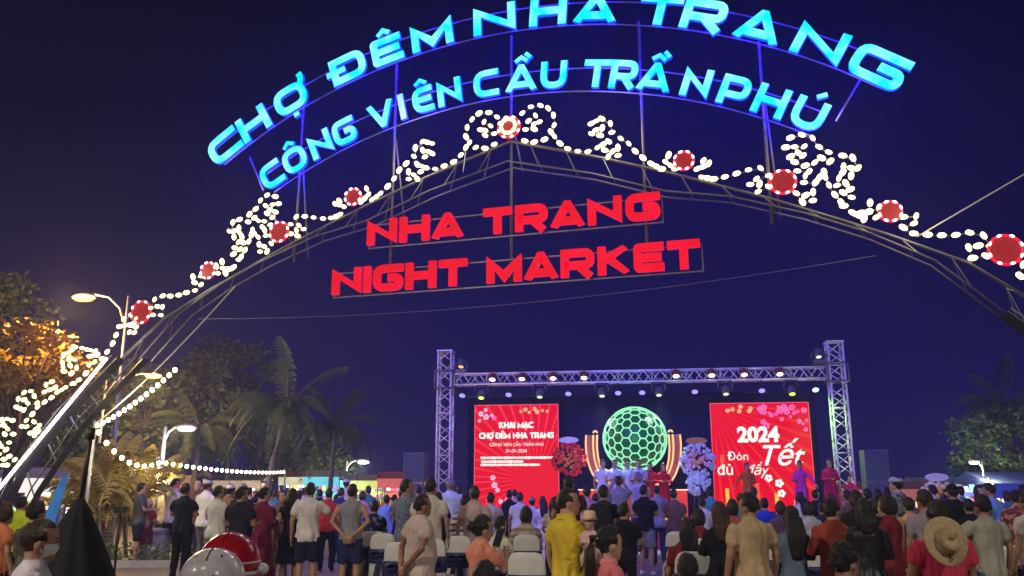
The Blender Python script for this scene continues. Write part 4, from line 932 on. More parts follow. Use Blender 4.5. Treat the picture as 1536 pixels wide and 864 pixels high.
# ================================================================ PEOPLE
SKINS = [(.40, .22, .14), (.33, .17, .105), (.47, .28, .19), (.26, .13, .08)]
HAIRC = {'black': (.012, .010, .010), 'brown': (.045, .022, .013), 'grey': (.20, .19, .19), 'white': (.5, .5, .5), 'dark': (.02, .014, .012)}
def cloth(c, shiny=False, pat=None):
    name = 'cloth_%d_%d_%d%s%s' % (*[int(round(x * 250)) for x in c], 's' if shiny else '', '_'.join(['', pat[0]] + [str(int(x * 100)) for x in pat[1]]) if pat else '')
    new = name not in MATS
    m = mat(name, c, .42 if shiny else .9, var=.18, scale=7, bump=.2 if shiny else .5, bscale=22, spec=.4 if shiny else .12)
    if new and pat:      # woven or printed pattern
        t = m.node_tree; b = t.nodes['Principled BSDF']; tc = [q for q in t.nodes if q.type == 'TEX_COORD'][0]; ramp = [q for q in t.nodes if q.type == 'VALTORGB'][0]
        mx = t.nodes.new('ShaderNodeMix'); mx.data_type = 'RGBA'; mx.inputs['B'].default_value = (*pat[1], 1)
        th = t.nodes.new('ShaderNodeMath'); th.operation = 'GREATER_THAN'
        if pat[0] in ('stripe', 'pinstripe'):
            w_ = t.nodes.new('ShaderNodeTexWave'); w_.bands_direction = 'Z' if pat[0] == 'stripe' else 'X'; w_.inputs['Scale'].default_value = 3.2 if pat[0] == 'stripe' else 9.0; w_.inputs['Distortion'].default_value = .6; th.inputs[1].default_value = .62 if pat[0] == 'stripe' else .8; o_ = w_.outputs['Fac']
        elif pat[0] == 'check':
            w_ = t.nodes.new('ShaderNodeTexChecker'); w_.inputs['Scale'].default_value = 14.0; th.inputs[1].default_value = .5; o_ = w_.outputs['Fac']
        elif pat[0] == 'dots':
            w_ = t.nodes.new('ShaderNodeTexVoronoi'); w_.inputs['Scale'].default_value = 26.0; th.operation = 'LESS_THAN'; th.inputs[1].default_value = .30; o_ = w_.outputs['Distance']
        else:
            w_ = t.nodes.new('ShaderNodeTexNoise'); w_.inputs['Scale'].default_value = 11.0; th.inputs[1].default_value = .54; o_ = w_.outputs['Fac']
        t.links.new(tc.outputs['Object'], w_.inputs['Vector']); t.links.new(o_, th.inputs[0]); t.links.new(th.outputs[0], mx.inputs['Factor']); t.links.new(ramp.outputs[0], mx.inputs['A']); t.links.new(mx.outputs['Result'], b.inputs['Base Color'])
    return m
def skinm(i): return mat('skin_%d' % i, SKINS[i], .55, var=.10, scale=14, spec=.35)
def hairm(n):
    new = 'hair_' + n not in MATS
    m = mat('hair_' + n, HAIRC[n], .42, var=.45, scale=30, spec=.45, bump=.9, bscale=60)
    if new:      # strands: noise drawn out along the hang of the hair
        t = m.node_tree; tc = [q for q in t.nodes if q.type == 'TEX_COORD'][0]
        mp = t.nodes.new('ShaderNodeMapping'); mp.inputs['Scale'].default_value = (3.0, 3.0, .22)
        t.links.new(tc.outputs['Object'], mp.inputs[0])
        for q in t.nodes:
            if q.type == 'TEX_NOISE': t.links.new(mp.outputs[0], q.inputs['Vector'])
    return m
M_SHOE = [mat('shoe_dark', (.02, .02, .022), .6), mat('shoe_white', (.6, .6, .58), .6), mat('sandal_brown', (.12, .07, .04), .7)]
PENDING = []
def V(*a): return Vector(a)
def chain(g, pts, radii, m, n=10, flat=1.0):
    """tube with rounded ends along a joint chain"""
    pts = [Vector(p) for p in pts]; P = []; Q = []
    for i in range(len(pts) - 1):
        for j in range(3):
            u = j / 3; P.append(pts[i].lerp(pts[i + 1], u)); Q.append(radii[i] + (radii[i + 1] - radii[i]) * u)
    P.append(pts[-1]); Q.append(radii[-1])
    g.tube(P, Q, n, m, flat=flat)
def hand_geo(g, wrist, d, nrm, k, curl, m=0, side=1):
    """palm, four unequal fingers and a thumb from the side of the palm"""
    d = d.normalized(); sdir = d.cross(nrm).normalized() * side; nrm = sdir.cross(d).normalized() * side
    P = lambda a, b, c: wrist + (d * a + sdir * b + nrm * c) * k
    rr = []
    for (a, wd, th) in ((-.02, .026, .022), (.02, .036, .018), (.06, .041, .015), (.092, .040, .012)):
        rr.append([P(a, wd * math.cos(t * math.pi / 4), th * math.sin(t * math.pi / 4)) for t in range(8)])
    g.rings(rr, m)
    for b, L in ((-.029, .062), (-.010, .074), (.010, .080), (.029, .070)):
        p = V(.088, b, 0); pts = [p]; ang = curl * .35
        for s in (.45, .32, .25):
            p = p + V(math.cos(ang), 0, math.sin(ang)) * (L * s); pts.append(p); ang += curl * .6
        g.tube([P(*q) for q in pts], [.0095 * k, .009 * k, .0085 * k, .006 * k], 6, m)
    pts = [V(.02, .03, .004), V(.05, .055, .012), V(.075, .058, .02), V(.095, .052, .026)]
    g.tube([P(*q) for q in pts], [.013 * k, .011 * k, .010 * k, .007 * k], 6, m)
ARMS = {
 'down': lambda s: ((s * .245, -.03, 1.13), (s * .255, .05, .88)),
 'behind': lambda s: ((s * .285, -.10, 1.14), (s * .055, -.185, .93)),
 'front': lambda s: ((s * .25, .04, 1.14), (s * .10, .27, 1.14)),
 'phone': lambda s: ((s * .235, .14, 1.16), (s * .08, .33, 1.30)),
 'up': lambda s: ((s * .24, .26, 1.36), (s * .09, .36, 1.60)),
 'cross': lambda s: ((s * .26, .05, 1.14), (-s * .06, .19, 1.14 + .02 * s)),
 'hold': lambda s: ((s * .26, .10, 1.13), (s * .06, .30, 1.10)),
 'chin': lambda s: ((s * .20, .26, 1.12), (s * .05, .20, 1.40)),
 'reach': lambda s: ((s * .36, .08, 1.18), (s * .50, .20, 1.02)),
 'hip': lambda s: ((s * .36, -.08, 1.16), (s * .19, .02, 1.00)),
 'lap': lambda s: ((s * .24, .10, 1.12), (s * .12, .33, 1.01)),
}
def person(x, y, D, f, label, top=('tee', (.5, .5, .5)), bot=('trousers', (.03, .03, .04)), hair='short', hc='black', skin=0, arms='down', build=1.0, sit=False, z0=0.0, turn=0, nod=0,
           shoe=0, female=False, face=False, hat=None, hatc=(.6, .6, .6), mask=False, lean=0.0, group=None, H=None, extra=None, pos=None, rz=None, cat='person', backpack=None, shiny=False, sleeve=None, collar=None, pat=None):
    if pos is None:
        p = at(x, y, D); ztop = p.z - z0 - (0.03 if hair not in ('bald',) else 0) - (.05 if hat in ('helmet', 'cap') else .03 if hat else 0)
        loc = Vector((p.x, p.y, z0))
    else: loc = Vector(pos); ztop = H
    if sit: Hh = ztop / .785
    else: Hh = ztop
    H = Hh
    hf = 1.0 + max(0, 1.55 - H) * .55
    hh = .236 * (H / 1.7) * hf; kb = (H - hh * .93) / (1.7 - .236 * .93)
    k = kb; hk = hh / .236
    dz = -.40 * k if sit else 0.0
    detail = D < 10.5
    g = Geo(); hg = Geo()
    b = build * k; fw = .90 if female else 1.0
    ln = lambda p: Vector((p[0], p[1] + lean * max(0, (p[2] - .9)) * 1.0, p[2]))
    T = lambda px_, py_, pz_: (lambda q: Vector((q.x * k, q.y * k, q.z * k + dz)))(ln((px_, py_, pz_)))
    tt, tc = top; bt, bc = bot
    # ---- torso
    hipw = 1.06 if female else 1.0; chest = (1.0 if not female else .98)
    belly = max(0, build - 1.0)
    ease = .012 if tt in ('tee', 'shirt', 'polo', 'long', 'jacket') else .0
    if tt == 'jacket': ease = .025
    hem = .80 if tt in ('shirt', 'jacket', 'long') else .83
    tuck = bt in ('skirt',) or tt == 'tucked'
    def sec(z, rx, ry, yo=0.0):
        q = T(0, yo, z); return (q.x, q.y, q.z, rx * b, ry * b)
    bodym = 1
    tor = []
    if tt != 'dress':
        tor = [sec(hem, (.168 + ease) * hipw, .122 + ease), sec(.90, (.168 + ease) * hipw, .125 + ease, -.005 + .01 * belly * 4)]
    else: tor = [sec(.80, .150 * hipw, .115), sec(.92, .168 * hipw, .12)]
    tor += [sec(1.02, (.152 + ease) * fw, .112 + ease + belly * .10, .012 + belly * .08), sec(1.14, (.150 + ease) * fw, .110 + ease + belly * .08, .012 + belly * .05), sec(1.26, (.165 + ease) * fw, .118 + ease, .008),
            sec(1.345, (.178 + ease * .6) * fw, .112 + ease, -.004), sec(1.40, (.165 + ease * .4) * fw, .090 + ease * .5, -.014), sec(1.44, .115 * fw, .072, -.016), sec(1.468, .070, .066, -.014)]
    g.loft(tor, 18, 1)
    # pelvis (bottom colour)
    q = T(0, -.005, .86); pel = 2 if bt not in ('none',) else 1
    g.loft([sec(.76, .10, .085), sec(.83, .158 * hipw, .118), sec(.93, .163 * hipw, .118)], 16, pel if bt != 'none' else 1)
    # ---- neck and head
    nb = T(0, -.012, 1.43); hc_ = T(0, 0, 1.45); 
    hcz = hc_ + Vector((0, .018 * k, 0)); headc = Vector((hcz.x, hcz.y, nb.z)) + Vector((0, 0, 0))
    headc = Vector((nb.x, nb.y + .03 * k, (H + dz) - hh * .5))
    HR = Matrix.Rotation(R(-turn), 3, 'Z') @ Matrix.Rotation(R(-nod), 3, 'X')
    HP = lambda a, b_, c: headc + HR @ (Vector((a, b_, c)) * hk)
    chain(g, [nb + V(0, 0, -.03 * k), HP(0, -.02, -.05)], [.060 * k * (.9 if female else 1), .052 * hk * (.88 if female else 1)], 0, 12)
    rr = []
    for (z, rx, ry, yo) in ((-.118, .022, .024, .055), (-.108, .040, .045, .048), (-.088, .052, .064, .034), (-.055, .064, .080, .018), (-.015, .071, .091, .006), (.03, .074, .096, -.002), (.07, .068, .088, -.006), (.10, .048, .062, -.01), (.115, .018, .025, -.01)):
        rr.append([HP(rx * math.cos(a * math.pi / 8), yo + ry * math.sin(a * math.pi / 8), z) for a in range(16)])
    g.rings(rr, 0)
    g.ell(HP(0, .098, -.028), (.012 * hk, .018 * hk, .020 * hk), 0, 8, 6, HR)
    for s in (-1, 1): g.ell(HP(s * .074, -.006, -.02), (.012 * hk, .022 * hk, .032 * hk), 0, 8, 6, HR)
    g.ell(HP(0, .080, -.066), (.022 * hk, .012 * hk, .010 * hk), 0, 8, 6, HR)
    # ---- arms
    arm = (arms, arms) if isinstance(arms, str) else arms
    for s, an in ((-1, arm[0]), (1, arm[1])):
        e, wv = ARMS[an](s)
        sh = T(s * .172 * fw * (1 + .6 * (build - 1)), -.012, 1.385)
        bw = (build - 1) * .10 * s if an in ('down', 'behind') else 0
        el = T(e[0] * fw + bw, e[1], e[2]); wr = T(wv[0] * (fw if an != 'behind' else 1) + (bw if an == 'down' else 0), wv[1] - (belly * .12 if an == 'behind' else -belly * .1), wv[2])
        ab = k * (.9 if female else 1) * (1 + (build - 1) * .7)
        chain(g, [sh, el, wr], [.050 * ab, .040 * ab, .027 * ab], 0, 10)
        sl = sleeve if sleeve is not None else {'tee': .62, 'polo': .58, 'shirt': .62, 'long': 2.0, 'jacket': 2.0, 'tank': 0, 'dress': .35, 'tucked': .6, 'sleeved': 2.0}.get(tt, .6)
        if sl > 0:
            if sl <= 1:
                en = sh.lerp(el, sl); chain(g, [sh + V(-s * .03 * k, 0, .005 * k), sh.lerp(en, .5), en], [.066 * ab, .067 * ab, .064 * ab], 1, 12)
            else:
                en = el.lerp(wr, sl - 1 - .06); chain(g, [sh + V(-s * .03 * k, 0, .005 * k), el, en], [.068 * ab, .054 * ab, .040 * ab], 1, 12)
        d = (wr - el).normalized()
        nrm = V(-s, 0, 0) if an in ('down', 'hip', 'reach') else V(0, 1, 0) if an == 'behind' else V(0, 0, 1)
        hand_geo(hg, wr, d, nrm, 1.0 * k * (.92 if female else 1), .9, 0, s)
    # ---- legs
    for s in (-1, 1):
        hip = T(s * .092 * hipw, -.005, .88)
        if sit:
            kn = V(s * .12 * k, .44 * k, hip.z + .01 * k); an = V(s * .12 * k, .43 * k, .085 * k if z0 == 0 or True else 0)
            if z0 > 0 and sit == 'carried': kn = V(s * .13 * k, .22 * k, hip.z - .06 * k); an = V(s * .13 * k, .24 * k, hip.z - .28 * k)
        else:
            off = .03 * s * ((int(x) % 3) - 1)
            kn = V(s * .105 * k, .025 * k + off * k, .49 * k); an = V(s * .112 * k, -.01 * k + off * k * .6, .085 * k)
        toe = an + V(s * .02 * k, .15 * k, -.05 * k)
        if bt == 'trousers': chain(g, [hip, kn, an], [.096 * b, .072 * b, .058 * k], 2, 12); g.tube([an, an + V(0, 0, -.03 * k)], .045 * k, 8, 0)
        elif bt == 'shorts':
            chain(g, [hip, hip.lerp(kn, .88)], [.098 * b, .094 * b], 2, 12); chain(g, [hip.lerp(kn, .5), kn, kn.lerp(an, .35), an], [.070 * b, .054 * k, .055 * k, .036 * k], 0, 10)
        else: chain(g, [hip, kn, kn.lerp(an, .35), an], [.080 * k, .052 * k, .053 * k, .034 * k], 0, 10)
        g.ell(an + V(s * .01 * k, .06 * k, -.045 * k), (.044 * k, .125 * k, .045 * k), 3, 10, 6)
    if bt in ('skirt', 'gown'):
        m_ = 2 if bt == 'skirt' else 1
        low = .50 if bt == 'skirt' else .09
        rr = []
        for z, rx, ry in ((1.0, .155, .115), (.90, .178, .135), ((.9 + low) / 2, .195, .16), (low, .22 if bt == 'skirt' else .25, .18 if bt == 'skirt' else .22)):
            q = T(0, 0, z); rr.append([V(q.x + rx * b * (1 + .05 * math.sin(a * 1.9)) * math.cos(a * math.pi / 10), q.y + ry * b * math.sin(a * math.pi / 10), q.z) for a in range(20)])
        g.rings(rr, m_)
    # ---- queue for remeshing
    rzz = (YAW - R(f)) if rz is None else rz
    root = thing('person', label, cat, loc, rzz, group)
    mats = [skinm(skin), cloth(tc, shiny, pat), cloth(bc), M_SHOE[shoe]]
    raw = g.mesh('body', mats); o = bpy.data.objects.new('raw', raw); COL.objects.link(o)
    md = o.modifiers.new('r', 'REMESH'); md.mode = 'VOXEL'; md.voxel_size = (.013 if D < 7 else .016 if D < 11 else .021 if D < 17 else .027) ; md.use_smooth_shade = True
    PENDING.append((root, o, g, hg, mats, detail, k, int(x * 7 + y)))
    # ---- hair
    if hair != 'bald':
        rnd = random.Random(int(x * 13 + y)); hm_ = hairm(hc); hg2 = Geo(); nn, kk = (26, 18) if detail else (18, 12); rr = []
        bob = hair in ('bob', 'long'); buzz = hair == 'buzz'
        for i in range(kk + 1):
            th = math.pi * (i + .02 * (i == 0) - .02 * (i == kk)) / kk; ring = []
            for j in range(nn):
                a = 2 * math.pi * j / nn; d = V(math.sin(th) * math.cos(a), math.sin(th) * math.sin(a), math.cos(th))
                low = -.50 if not bob else -.88
                fl = .50 if hair in ('short', 'buzz') else .55
                # signed coverage: positive over the scalp, negative over face and neck, thin at the hairline
                fc = max(d.z - fl, .10 - d.y, (abs(d.x) - .80) * 1.2 if d.z > -.12 and d.y < .32 else -1)
                if bob: fc = max(fc, (abs(d.x) - .70) * 1.2)
                nk = d.z - (low + (.38 if not bob and abs(d.x) > .6 else 0))
                cv = max(0.0, min(1.0, min(fc, nk) / .22 + .12)); cv = cv * cv * (3 - 2 * cv)
                nz = noise.noise(V(d.x * 5 + x, d.y * 5, d.z * 2.5)) * .07 + noise.noise(V(d.x * 17 + x, d.y * 17, d.z * 5)) * .05
                base = 1.035 if buzz else (1.13 if d.z > .2 else 1.085) if hair != 'bob' else 1.16
                rad = .86 + (base + nz * (1 if not buzz else .3) - .86) * cv
                ring.append(HP(d.x * .080 * rad, -.006 + d.y * .103 * rad, .004 + d.z * .119 * rad))
            rr.append(ring)
        hg2.rings(rr)
        if detail and hair != 'buzz':      # loose tufts break the outline
            for _ in range(240):
                d = V(rnd.gauss(0, 1), rnd.gauss(0, 1), rnd.gauss(.35, .8)).normalized()
                fc = max(d.z - .5, .05 - d.y); 
                if min(fc, d.z + .42) < .03: continue
                p0 = V(d.x * .080, -.006 + d.y * .103, .004 + d.z * .119) * 1.05
                fl_ = (V(0, -.35 if d.y < .3 else .5, -.8) - d * d.dot(V(0, 0, -.8)) + V(rnd.uniform(-.3, .3), rnd.uniform(-.3, .3), 0)).normalized()
                p1 = p0 + fl_ * rnd.uniform(.018, .034) + d * rnd.uniform(.006, .013); sd2 = d.cross(fl_).normalized() * .006
                hg2.add([HP(*(p0 - sd2)), HP(*(p0 + sd2)), HP(*p1)], [(0, 1, 2)])
        if hair == 'long':
            L = extra.get('hairlen', .36) if extra else .36; rr = []
            for i in range(11):
                u = i / 10; wd = .092 * (1 - .45 * u * u) + .012 * math.sin(u * 3); q = HP(0, -.075 - .055 * min(1, u * 2.2), .03) - V(0, 0, 1) * (.02 + L * u) * hk
                ring = []
                for j in range(28):
                    a = j * math.pi / 14; z = noise.noise(V(j * .45, u * 1.2, x)) * .022 + noise.noise(V(j * 1.7, u * 1.0, x)) * .016; ring.append(q + HR @ V((wd + z) * math.cos(a) * hk, (.045 - .02 * u + z) * math.sin(a) * hk, 0))
                rr.append(ring)
            hg2.rings(rr)
        if hair == 'bun':
            hg2.ell(HP(0, -.125, .02), (.052 * hk, .045 * hk, .05 * hk), 0, 12, 8)
        if hair == 'pony':
            pts = [HP(0, -.10, .03), HP(0, -.15, .02), HP(0, -.165, -.06), HP(0, -.15, -.16), HP(0, -.14, -.27), HP(0, -.135, -.33)]
            hg2.tube(pts, [.025 * hk, .035 * hk, .042 * hk, .042 * hk, .034 * hk, .012 * hk], 10)
            t2 = Geo(); t2.tube([HP(-.028, -.125, .025), HP(0, -.125, .055), HP(.028, -.125, .025), HP(0, -.125, -.002)], .009 * hk, 5, closed=True); t2.obj('hair_tie', mat('hair_tie_white', (.7, .7, .7), .6), root, True)
        hg2.obj('hair', hm_, root, True)
    if face or detail:
        for s in (-1, 1):
            e = Geo(); e.ell(HP(s * .032, .0845, .004), (.0135 * hk, .008 * hk, .006 * hk), 0, 8, 5, HR); e.obj('eye', mat('eye_dark', (.03, .02, .018), .25), root, True)
            e = Geo(); e.tube([HP(s * .014, .094, .024), HP(s * .032, .093, .030), HP(s * .052, .080, .024)], [.003 * hk, .004 * hk, .0025 * hk], 5); e.obj('eyebrow', hairm('black' if hc != 'grey' else 'grey'), root, True)
        e = Geo(); e.tube([HP(-.024, .083, -.062), HP(0, .0935, -.063), HP(.024, .083, -.062)], [.003 * hk, .006 * hk, .003 * hk], 6); e.obj('mouth', mat('lips', (.30, .10, .08), .5), root, True)
    if mask:
        e = Geo(); rr = []
        for z, wd, d0 in ((-.098, .045, .078), (-.07, .066, .100), (-.035, .068, .112), (-.012, .064, .104)):
            rr.append([HP(wd * 1.12 * math.sin(a), -.005 + d0 * math.cos(a), z) for a in [(-1.35 + 2.7 * i / 12) for i in range(13)]])
        n_ = 13; vs_ = [p for r in rr for p in r]; e.add(vs_, [(i * n_ + j, i * n_ + j + 1, (i + 1) * n_ + j + 1, (i + 1) * n_ + j) for i in range(3) for j in range(12)]); e.obj('face_mask', mat('mask_white', (.65, .68, .7), .8), root, True)
        for s in (-1, 1):
            e = Geo(); e.tube([HP(s * .073, .02, -.02), HP(s * .080, -.012, .0), HP(s * .076, .01, -.06)], .0022 * hk, 4); e.obj('mask_strap', mat('mask_white', (.65, .68, .7), .8), root)
    if hat == 'cap':
        e = Geo(); rr = []
        for i in range(7):
            th = i / 6 * math.pi * .5; rr.append([HP(.090 * math.cos(th) * math.cos(a * math.pi / 8), -.006 + .114 * math.cos(th) * math.sin(a * math.pi / 8), .045 + .085 * math.sin(th)) for a in range(16)])
        e.rings(rr); c_ = e.obj('cap', cloth(hatc), root, True)
        e = Geo(); e.add([HP(.07 * math.sin(a), .08 + .085 * math.cos(a) ** .5 if math.cos(a) > 0 else .08, .048 - .01 * math.cos(a)) for a in [(-1.57 + 3.14 * i / 10) for i in range(11)]], [tuple(range(11))]); e.obj('peak', cloth(hatc), c_)
    if hat in ('bucket', 'sunhat'):
        w_ = 1.35 if hat == 'bucket' else 1.9; e = Geo(); rr = []
        for rx, z in ((w_ * .95, .02), (w_, .012), (1.06, .055), (1.02, .12), (.75, .145), (.1, .15)): rr.append([HP(.086 * rx * math.cos(a * math.pi / 9), -.006 + .108 * rx * math.sin(a * math.pi / 9), z) for a in range(18)])
        e.rings(rr); e.obj('hat', cloth(hatc), root, True)
    if hat == 'helmet':
        e = Geo(); rr = []
        for i in range(10):
            th = -.42 + (math.pi * .5 + .42) * i / 9; rr.append([HP((.135 * math.cos(th) + .002) * math.cos(a * math.pi / 12), -.012 + (.158 * math.cos(th) + .002) * math.sin(a * math.pi / 12), .035 + .130 * math.sin(th)) for a in range(24)])
        e.rings(rr); h_ = e.obj('helmet_shell', mat('helmet_%d_%d' % (int(hatc[0] * 100), int(hatc[1] * 100)), hatc, .22, var=.22, scale=22, coat=.5, spec=.5), root, True)
        e = Geo(); e.tube([HP(.132 * math.cos(a * math.pi / 12), -.012 + .155 * math.sin(a * math.pi / 12), -.018) for a in range(24)], .010 * hk, 6, closed=True); e.obj('rim', mat('helmet_rim', extra.get('rim', (.05, .05, .05)) if extra else (.05, .05, .05), .4), h_, True)
        if extra and extra.get('band'):
            e = Geo()
            for zz in (.03,):
                e.tube([HP(.1365 * math.cos(a * math.pi / 12), -.012 + .160 * math.sin(a * math.pi / 12), zz) for a in range(24)], .006 * hk, 6, closed=True)
            e.obj('stripe', mat('helmet_stripe', extra['band'], .3), h_, True)
        e = Geo(); e.tube([HP(0, -.012 + .160 * math.cos(q_), .035 + .1315 * math.sin(q_)) for q_ in [(.35 + 2.1 * i / 14) for i in range(15)]], .0035 * hk, 5); e.obj('seam', mat('helmet_seam', tuple(c_ * .55 for c_ in hatc), .5), h_, True)
        for vx in (-.05, .05):
            e = Geo(); e.ell(HP(vx, -.095, .125), (.010 * hk, .024 * hk, .008 * hk), 0, 8, 5, HR @ Matrix.Rotation(.75, 3, 'X')); e.obj('vent', M_BLACK, h_, True)
        e = Geo(); e.ell(HP(.02, -.158, .055), (.030 * hk, .006 * hk, .016 * hk), 0, 10, 5, HR); e.obj('sticker', mat('helmet_sticker', (.10, .11, .2), .4), h_, True)
        if extra and extra.get('knob'):
            e = Geo(); e.ell(HP(.15, .02, -.005), (.028 * hk, .05 * hk, .028 * hk), 0, 10, 8); e.obj('visor_pivot', mat('helmet_pivot', (.7, .68, .75), .2, coat=.5), h_, True)
    if collar is not None:
        e = Geo(); n_ = 18
        base = T(0, -.014, 1.445); rr = []
        for z, r1, r2 in ((.0, .085, .078), (.035, .072, .070), (.032, .080, .078), (-.012, .100, .092)): rr.append([base + V(r1 * k * math.cos(a * 2 * math.pi / n_), r2 * k * math.sin(a * 2 * math.pi / n_), z * k) for a in range(n_)])
        e.rings(rr, 0, False); e.obj('collar', cloth(collar), root, True)
    if backpack is not None:
        e = Geo(); q = T(0, -.20, 1.2); e.loft([(q.x, q.y, q.z - .20 * k, .12 * k, .07 * k), (q.x, q.y, q.z - .17 * k, .145 * k, .085 * k), (q.x, q.y, q.z + .10 * k, .14 * k, .085 * k), (q.x, q.y, q.z + .19 * k, .09 * k, .06 * k)], 14, 0, .7); e.obj('backpack', cloth(backpack), root, True)
    root['_hp'] = 0
    del root['_hp']
    return root, HP, T, k
def finish_people():
    dg = bpy.context.evaluated_depsgraph_get(); dg.update()
    for root, o, g, hg, mats, detail, k, seed in PENDING:
        ev = o.evaluated_get(dg); me = bpy.data.meshes.new_from_object(ev)
        vv = [Vector(v) for v in g.v]; ski = [i for i, m in enumerate(g.m) if m == 0]; cli = [i for i, m in enumerate(g.m) if m != 0]
        bs = BVHTree.FromPolygons(vv, [g.f[i] for i in ski]); bc_ = BVHTree.FromPolygons(vv, [g.f[i] for i in cli])
        bm = bmesh.new(); bm.from_mesh(me)
        bmesh.ops.smooth_vert(bm, verts=bm.verts, factor=.5, use_axis_x=True, use_axis_y=True, use_axis_z=True)
        for f in bm.faces:
            c = f.calc_center_median(); r1 = bs.find_nearest(c); r2 = bc_.find_nearest(c)
            f.material_index = g.m[cli[r2[2]]] if r2[3] < r1[3] + .010 else 0; f.smooth = True
        bm.normal_update(); sd = seed * .37
        for v in bm.verts:
            if not v.link_faces: continue
            mi = v.link_faces[0].material_index
            if mi in (1, 2):
                c = v.co; a = noise.noise(V(c.x * 9 + sd, c.y * 9, c.z * 5)) * .014 + noise.noise(V(c.x * 20 + sd, c.y * 20, c.z * 8 + c.x * 12)) * .012
                if mi == 1 and c.z < 1.25 * k:
                    an_ = math.atan2(c.y, c.x); a += math.sin(an_ * 7 + sd + 3 * noise.noise(V(c.x * 3, c.y * 3, c.z * 2 + sd))) * .013 * min(1, (1.25 * k - c.z) / (.4 * k))
                v.co = c + v.normal * a * k
        # the hands join the same body mesh
        bv = [bm.verts.new(p) for p in hg.v]
        for f in hg.f:
            nf = bm.faces.new([bv[i] for i in f]); nf.material_index = 0; nf.smooth = True
        me.materials.clear()
        for m in mats: me.materials.append(m)
        bm.to_mesh(me); bm.free()
        old = o.data; bpy.data.objects.remove(o); bpy.data.meshes.remove(old)
        b = bpy.data.objects.new('body', me); COL.objects.link(b); b.parent = root
    PENDING.clear()
BLK = (.012, .012, .016); NVY = (.018, .024, .07); WHT = (.62, .61, .58); GRY = (.20, .20, .21); DEN = (.07, .10, .20)
# ---------------- seen close to the camera
person(40, 772, 4.7, 58, 'man in white face mask and pale lilac shirt beside the black draped cone', ('shirt', (.55, .50, .56)), ('trousers', (.05, .05, .07)), 'buzz', 'brown', 0, 'front', mask=True, face=True, lean=.15, nod=6)
person(348, 784, 3.75, 2, 'scooter rider in glossy red crash helmet with pale rim', ('jacket', (.05, .05, .06)), ('trousers', BLK), 'short', 'black', 1, 'front', hat='helmet', hatc=(.42, .012, .02), extra={'rim': (.75, .62, .68), 'knob': 1, 'band': (.7, .5, .55)})
person(323, 806, 3.45, -4, 'scooter rider in off-white crash helmet in front of the red helmet', ('tee', (.3, .28, .26)), ('trousers', NVY), 'short', 'black', 0, 'front', hat='helmet', hatc=(.80, .74, .72), extra={'rim': (.55, .5, .5)})
person(632, 737, 9.0, 62, 'stout older man in beige polo, hands clasped behind his back', ('polo', (.50, .40, .35)), ('trousers', (.30, .24, .20)), 'buzz', 'dark', 3, 'behind', 1.14, face=True, collar=(.50, .40, .35))
r_, HPw, Tw, kw = person(722, 769, 7.6, 40, 'woman in salmon pink top with hair bun holding a phone', ('tee', (.62, .22, .15)), ('trousers', (.05, .04, .05)), 'bun', 'black', 0, 'phone', female=True, face=True, turn=18, nod=4)
person(727, 836, 5.0, 10, 'small dark haired child whose head shows below the salmon pink top', ('tee', (.10, .10, .12)), ('shorts', NVY), 'short', 'black', 1, 'down')
person(850, 727, 7.5, 58, 'man in yellow polo carrying a toddler on his arm', ('polo', (.62, .44, .04)), ('trousers', (.10, .09, .08)), 'buzz', 'black', 0, ('down', 'hold'), 1.03, face=True, turn=25, collar=(.62, .44, .04))
person(884, 757, 7.25, 205, 'toddler in pink shirt and peach sun hat held by the man in yellow', ('tee', (.62, .38, .38)), ('shorts', (.5, .35, .3)), 'short', 'black', 2, 'front', hat='bucket', hatc=(.62, .42, .28), sit='carried', z0=.92, female=True)
person(911, 784, 5.9, 68, 'girl in coral pink top with long black ponytail, seen in profile', ('tee', (.66, .17, .17)), ('trousers', DEN), 'pony', 'black', 2, 'down', female=True, face=True, nod=8, collar=(.7, .25, .24))
person(1122, 736, 8.0, -14, 'young man in loose tan t-shirt with cropped hair turned aside', ('tee', (.42, .30, .17)), ('trousers', (.05, .05, .06)), 'short', 'black', 1, 'down', 1.05, turn=-28, nod=6)
person(1078, 750, 8.9, 4, 'woman in black top with long brown hair beside the tan t-shirt', ('long', BLK), ('trousers', BLK), 'long', 'brown', 0, 'front', female=True, extra={'hairlen': .30})
person(1186, 756, 8.8, 0, 'woman in blue-grey top with very long black hair down her back', ('long', (.10, .14, .19)), ('trousers', (.10, .12, .18)), 'long', 'black', 0, 'front', female=True, extra={'hairlen': .44})
person(1246, 744, 8.6, 12, 'young man in rust red sweatshirt with bushy hair', ('long', (.32, .06, .035)), ('trousers', (.03, .03, .04)), 'short', 'black', 0, 'front', 1.02, turn=30)
person(1262, 800, 5.7, 32, 'seated man in black shirt resting his chin on his hand', ('tee', (.014, .014, .018)), ('trousers', BLK), 'short', 'black', 1, ('lap', 'chin'), 1.05, sit=True, face=True, turn=20, nod=6)
person(1294, 744, 8.1, 10, 'woman in shiny black jacket with loose wavy dark hair', ('jacket', (.010, .010, .014)), ('trousers', BLK), 'long', 'black', 0, 'front', female=True, shiny=True, extra={'hairlen': .22})
person(1330, 740, 9.4, -48, 'woman in maroon shirt with black hair and pale profile', ('long', (.17, .022, .028)), ('trousers', (.05, .05, .05)), 'bob', 'black', 2, 'front', female=True, face=True)
r_, HPp, Tp, kp = person(1405, 746, 6.2, -4, 'man in raspberry pink polo with a straw hat hung on his back', ('polo', (.60, .055, .10)), ('trousers', (.05, .05, .06)), 'short', 'dark', 1, 'front', 1.07, collar=(.62, .06, .11), pat=('pinstripe', (.50, .03, .07)))
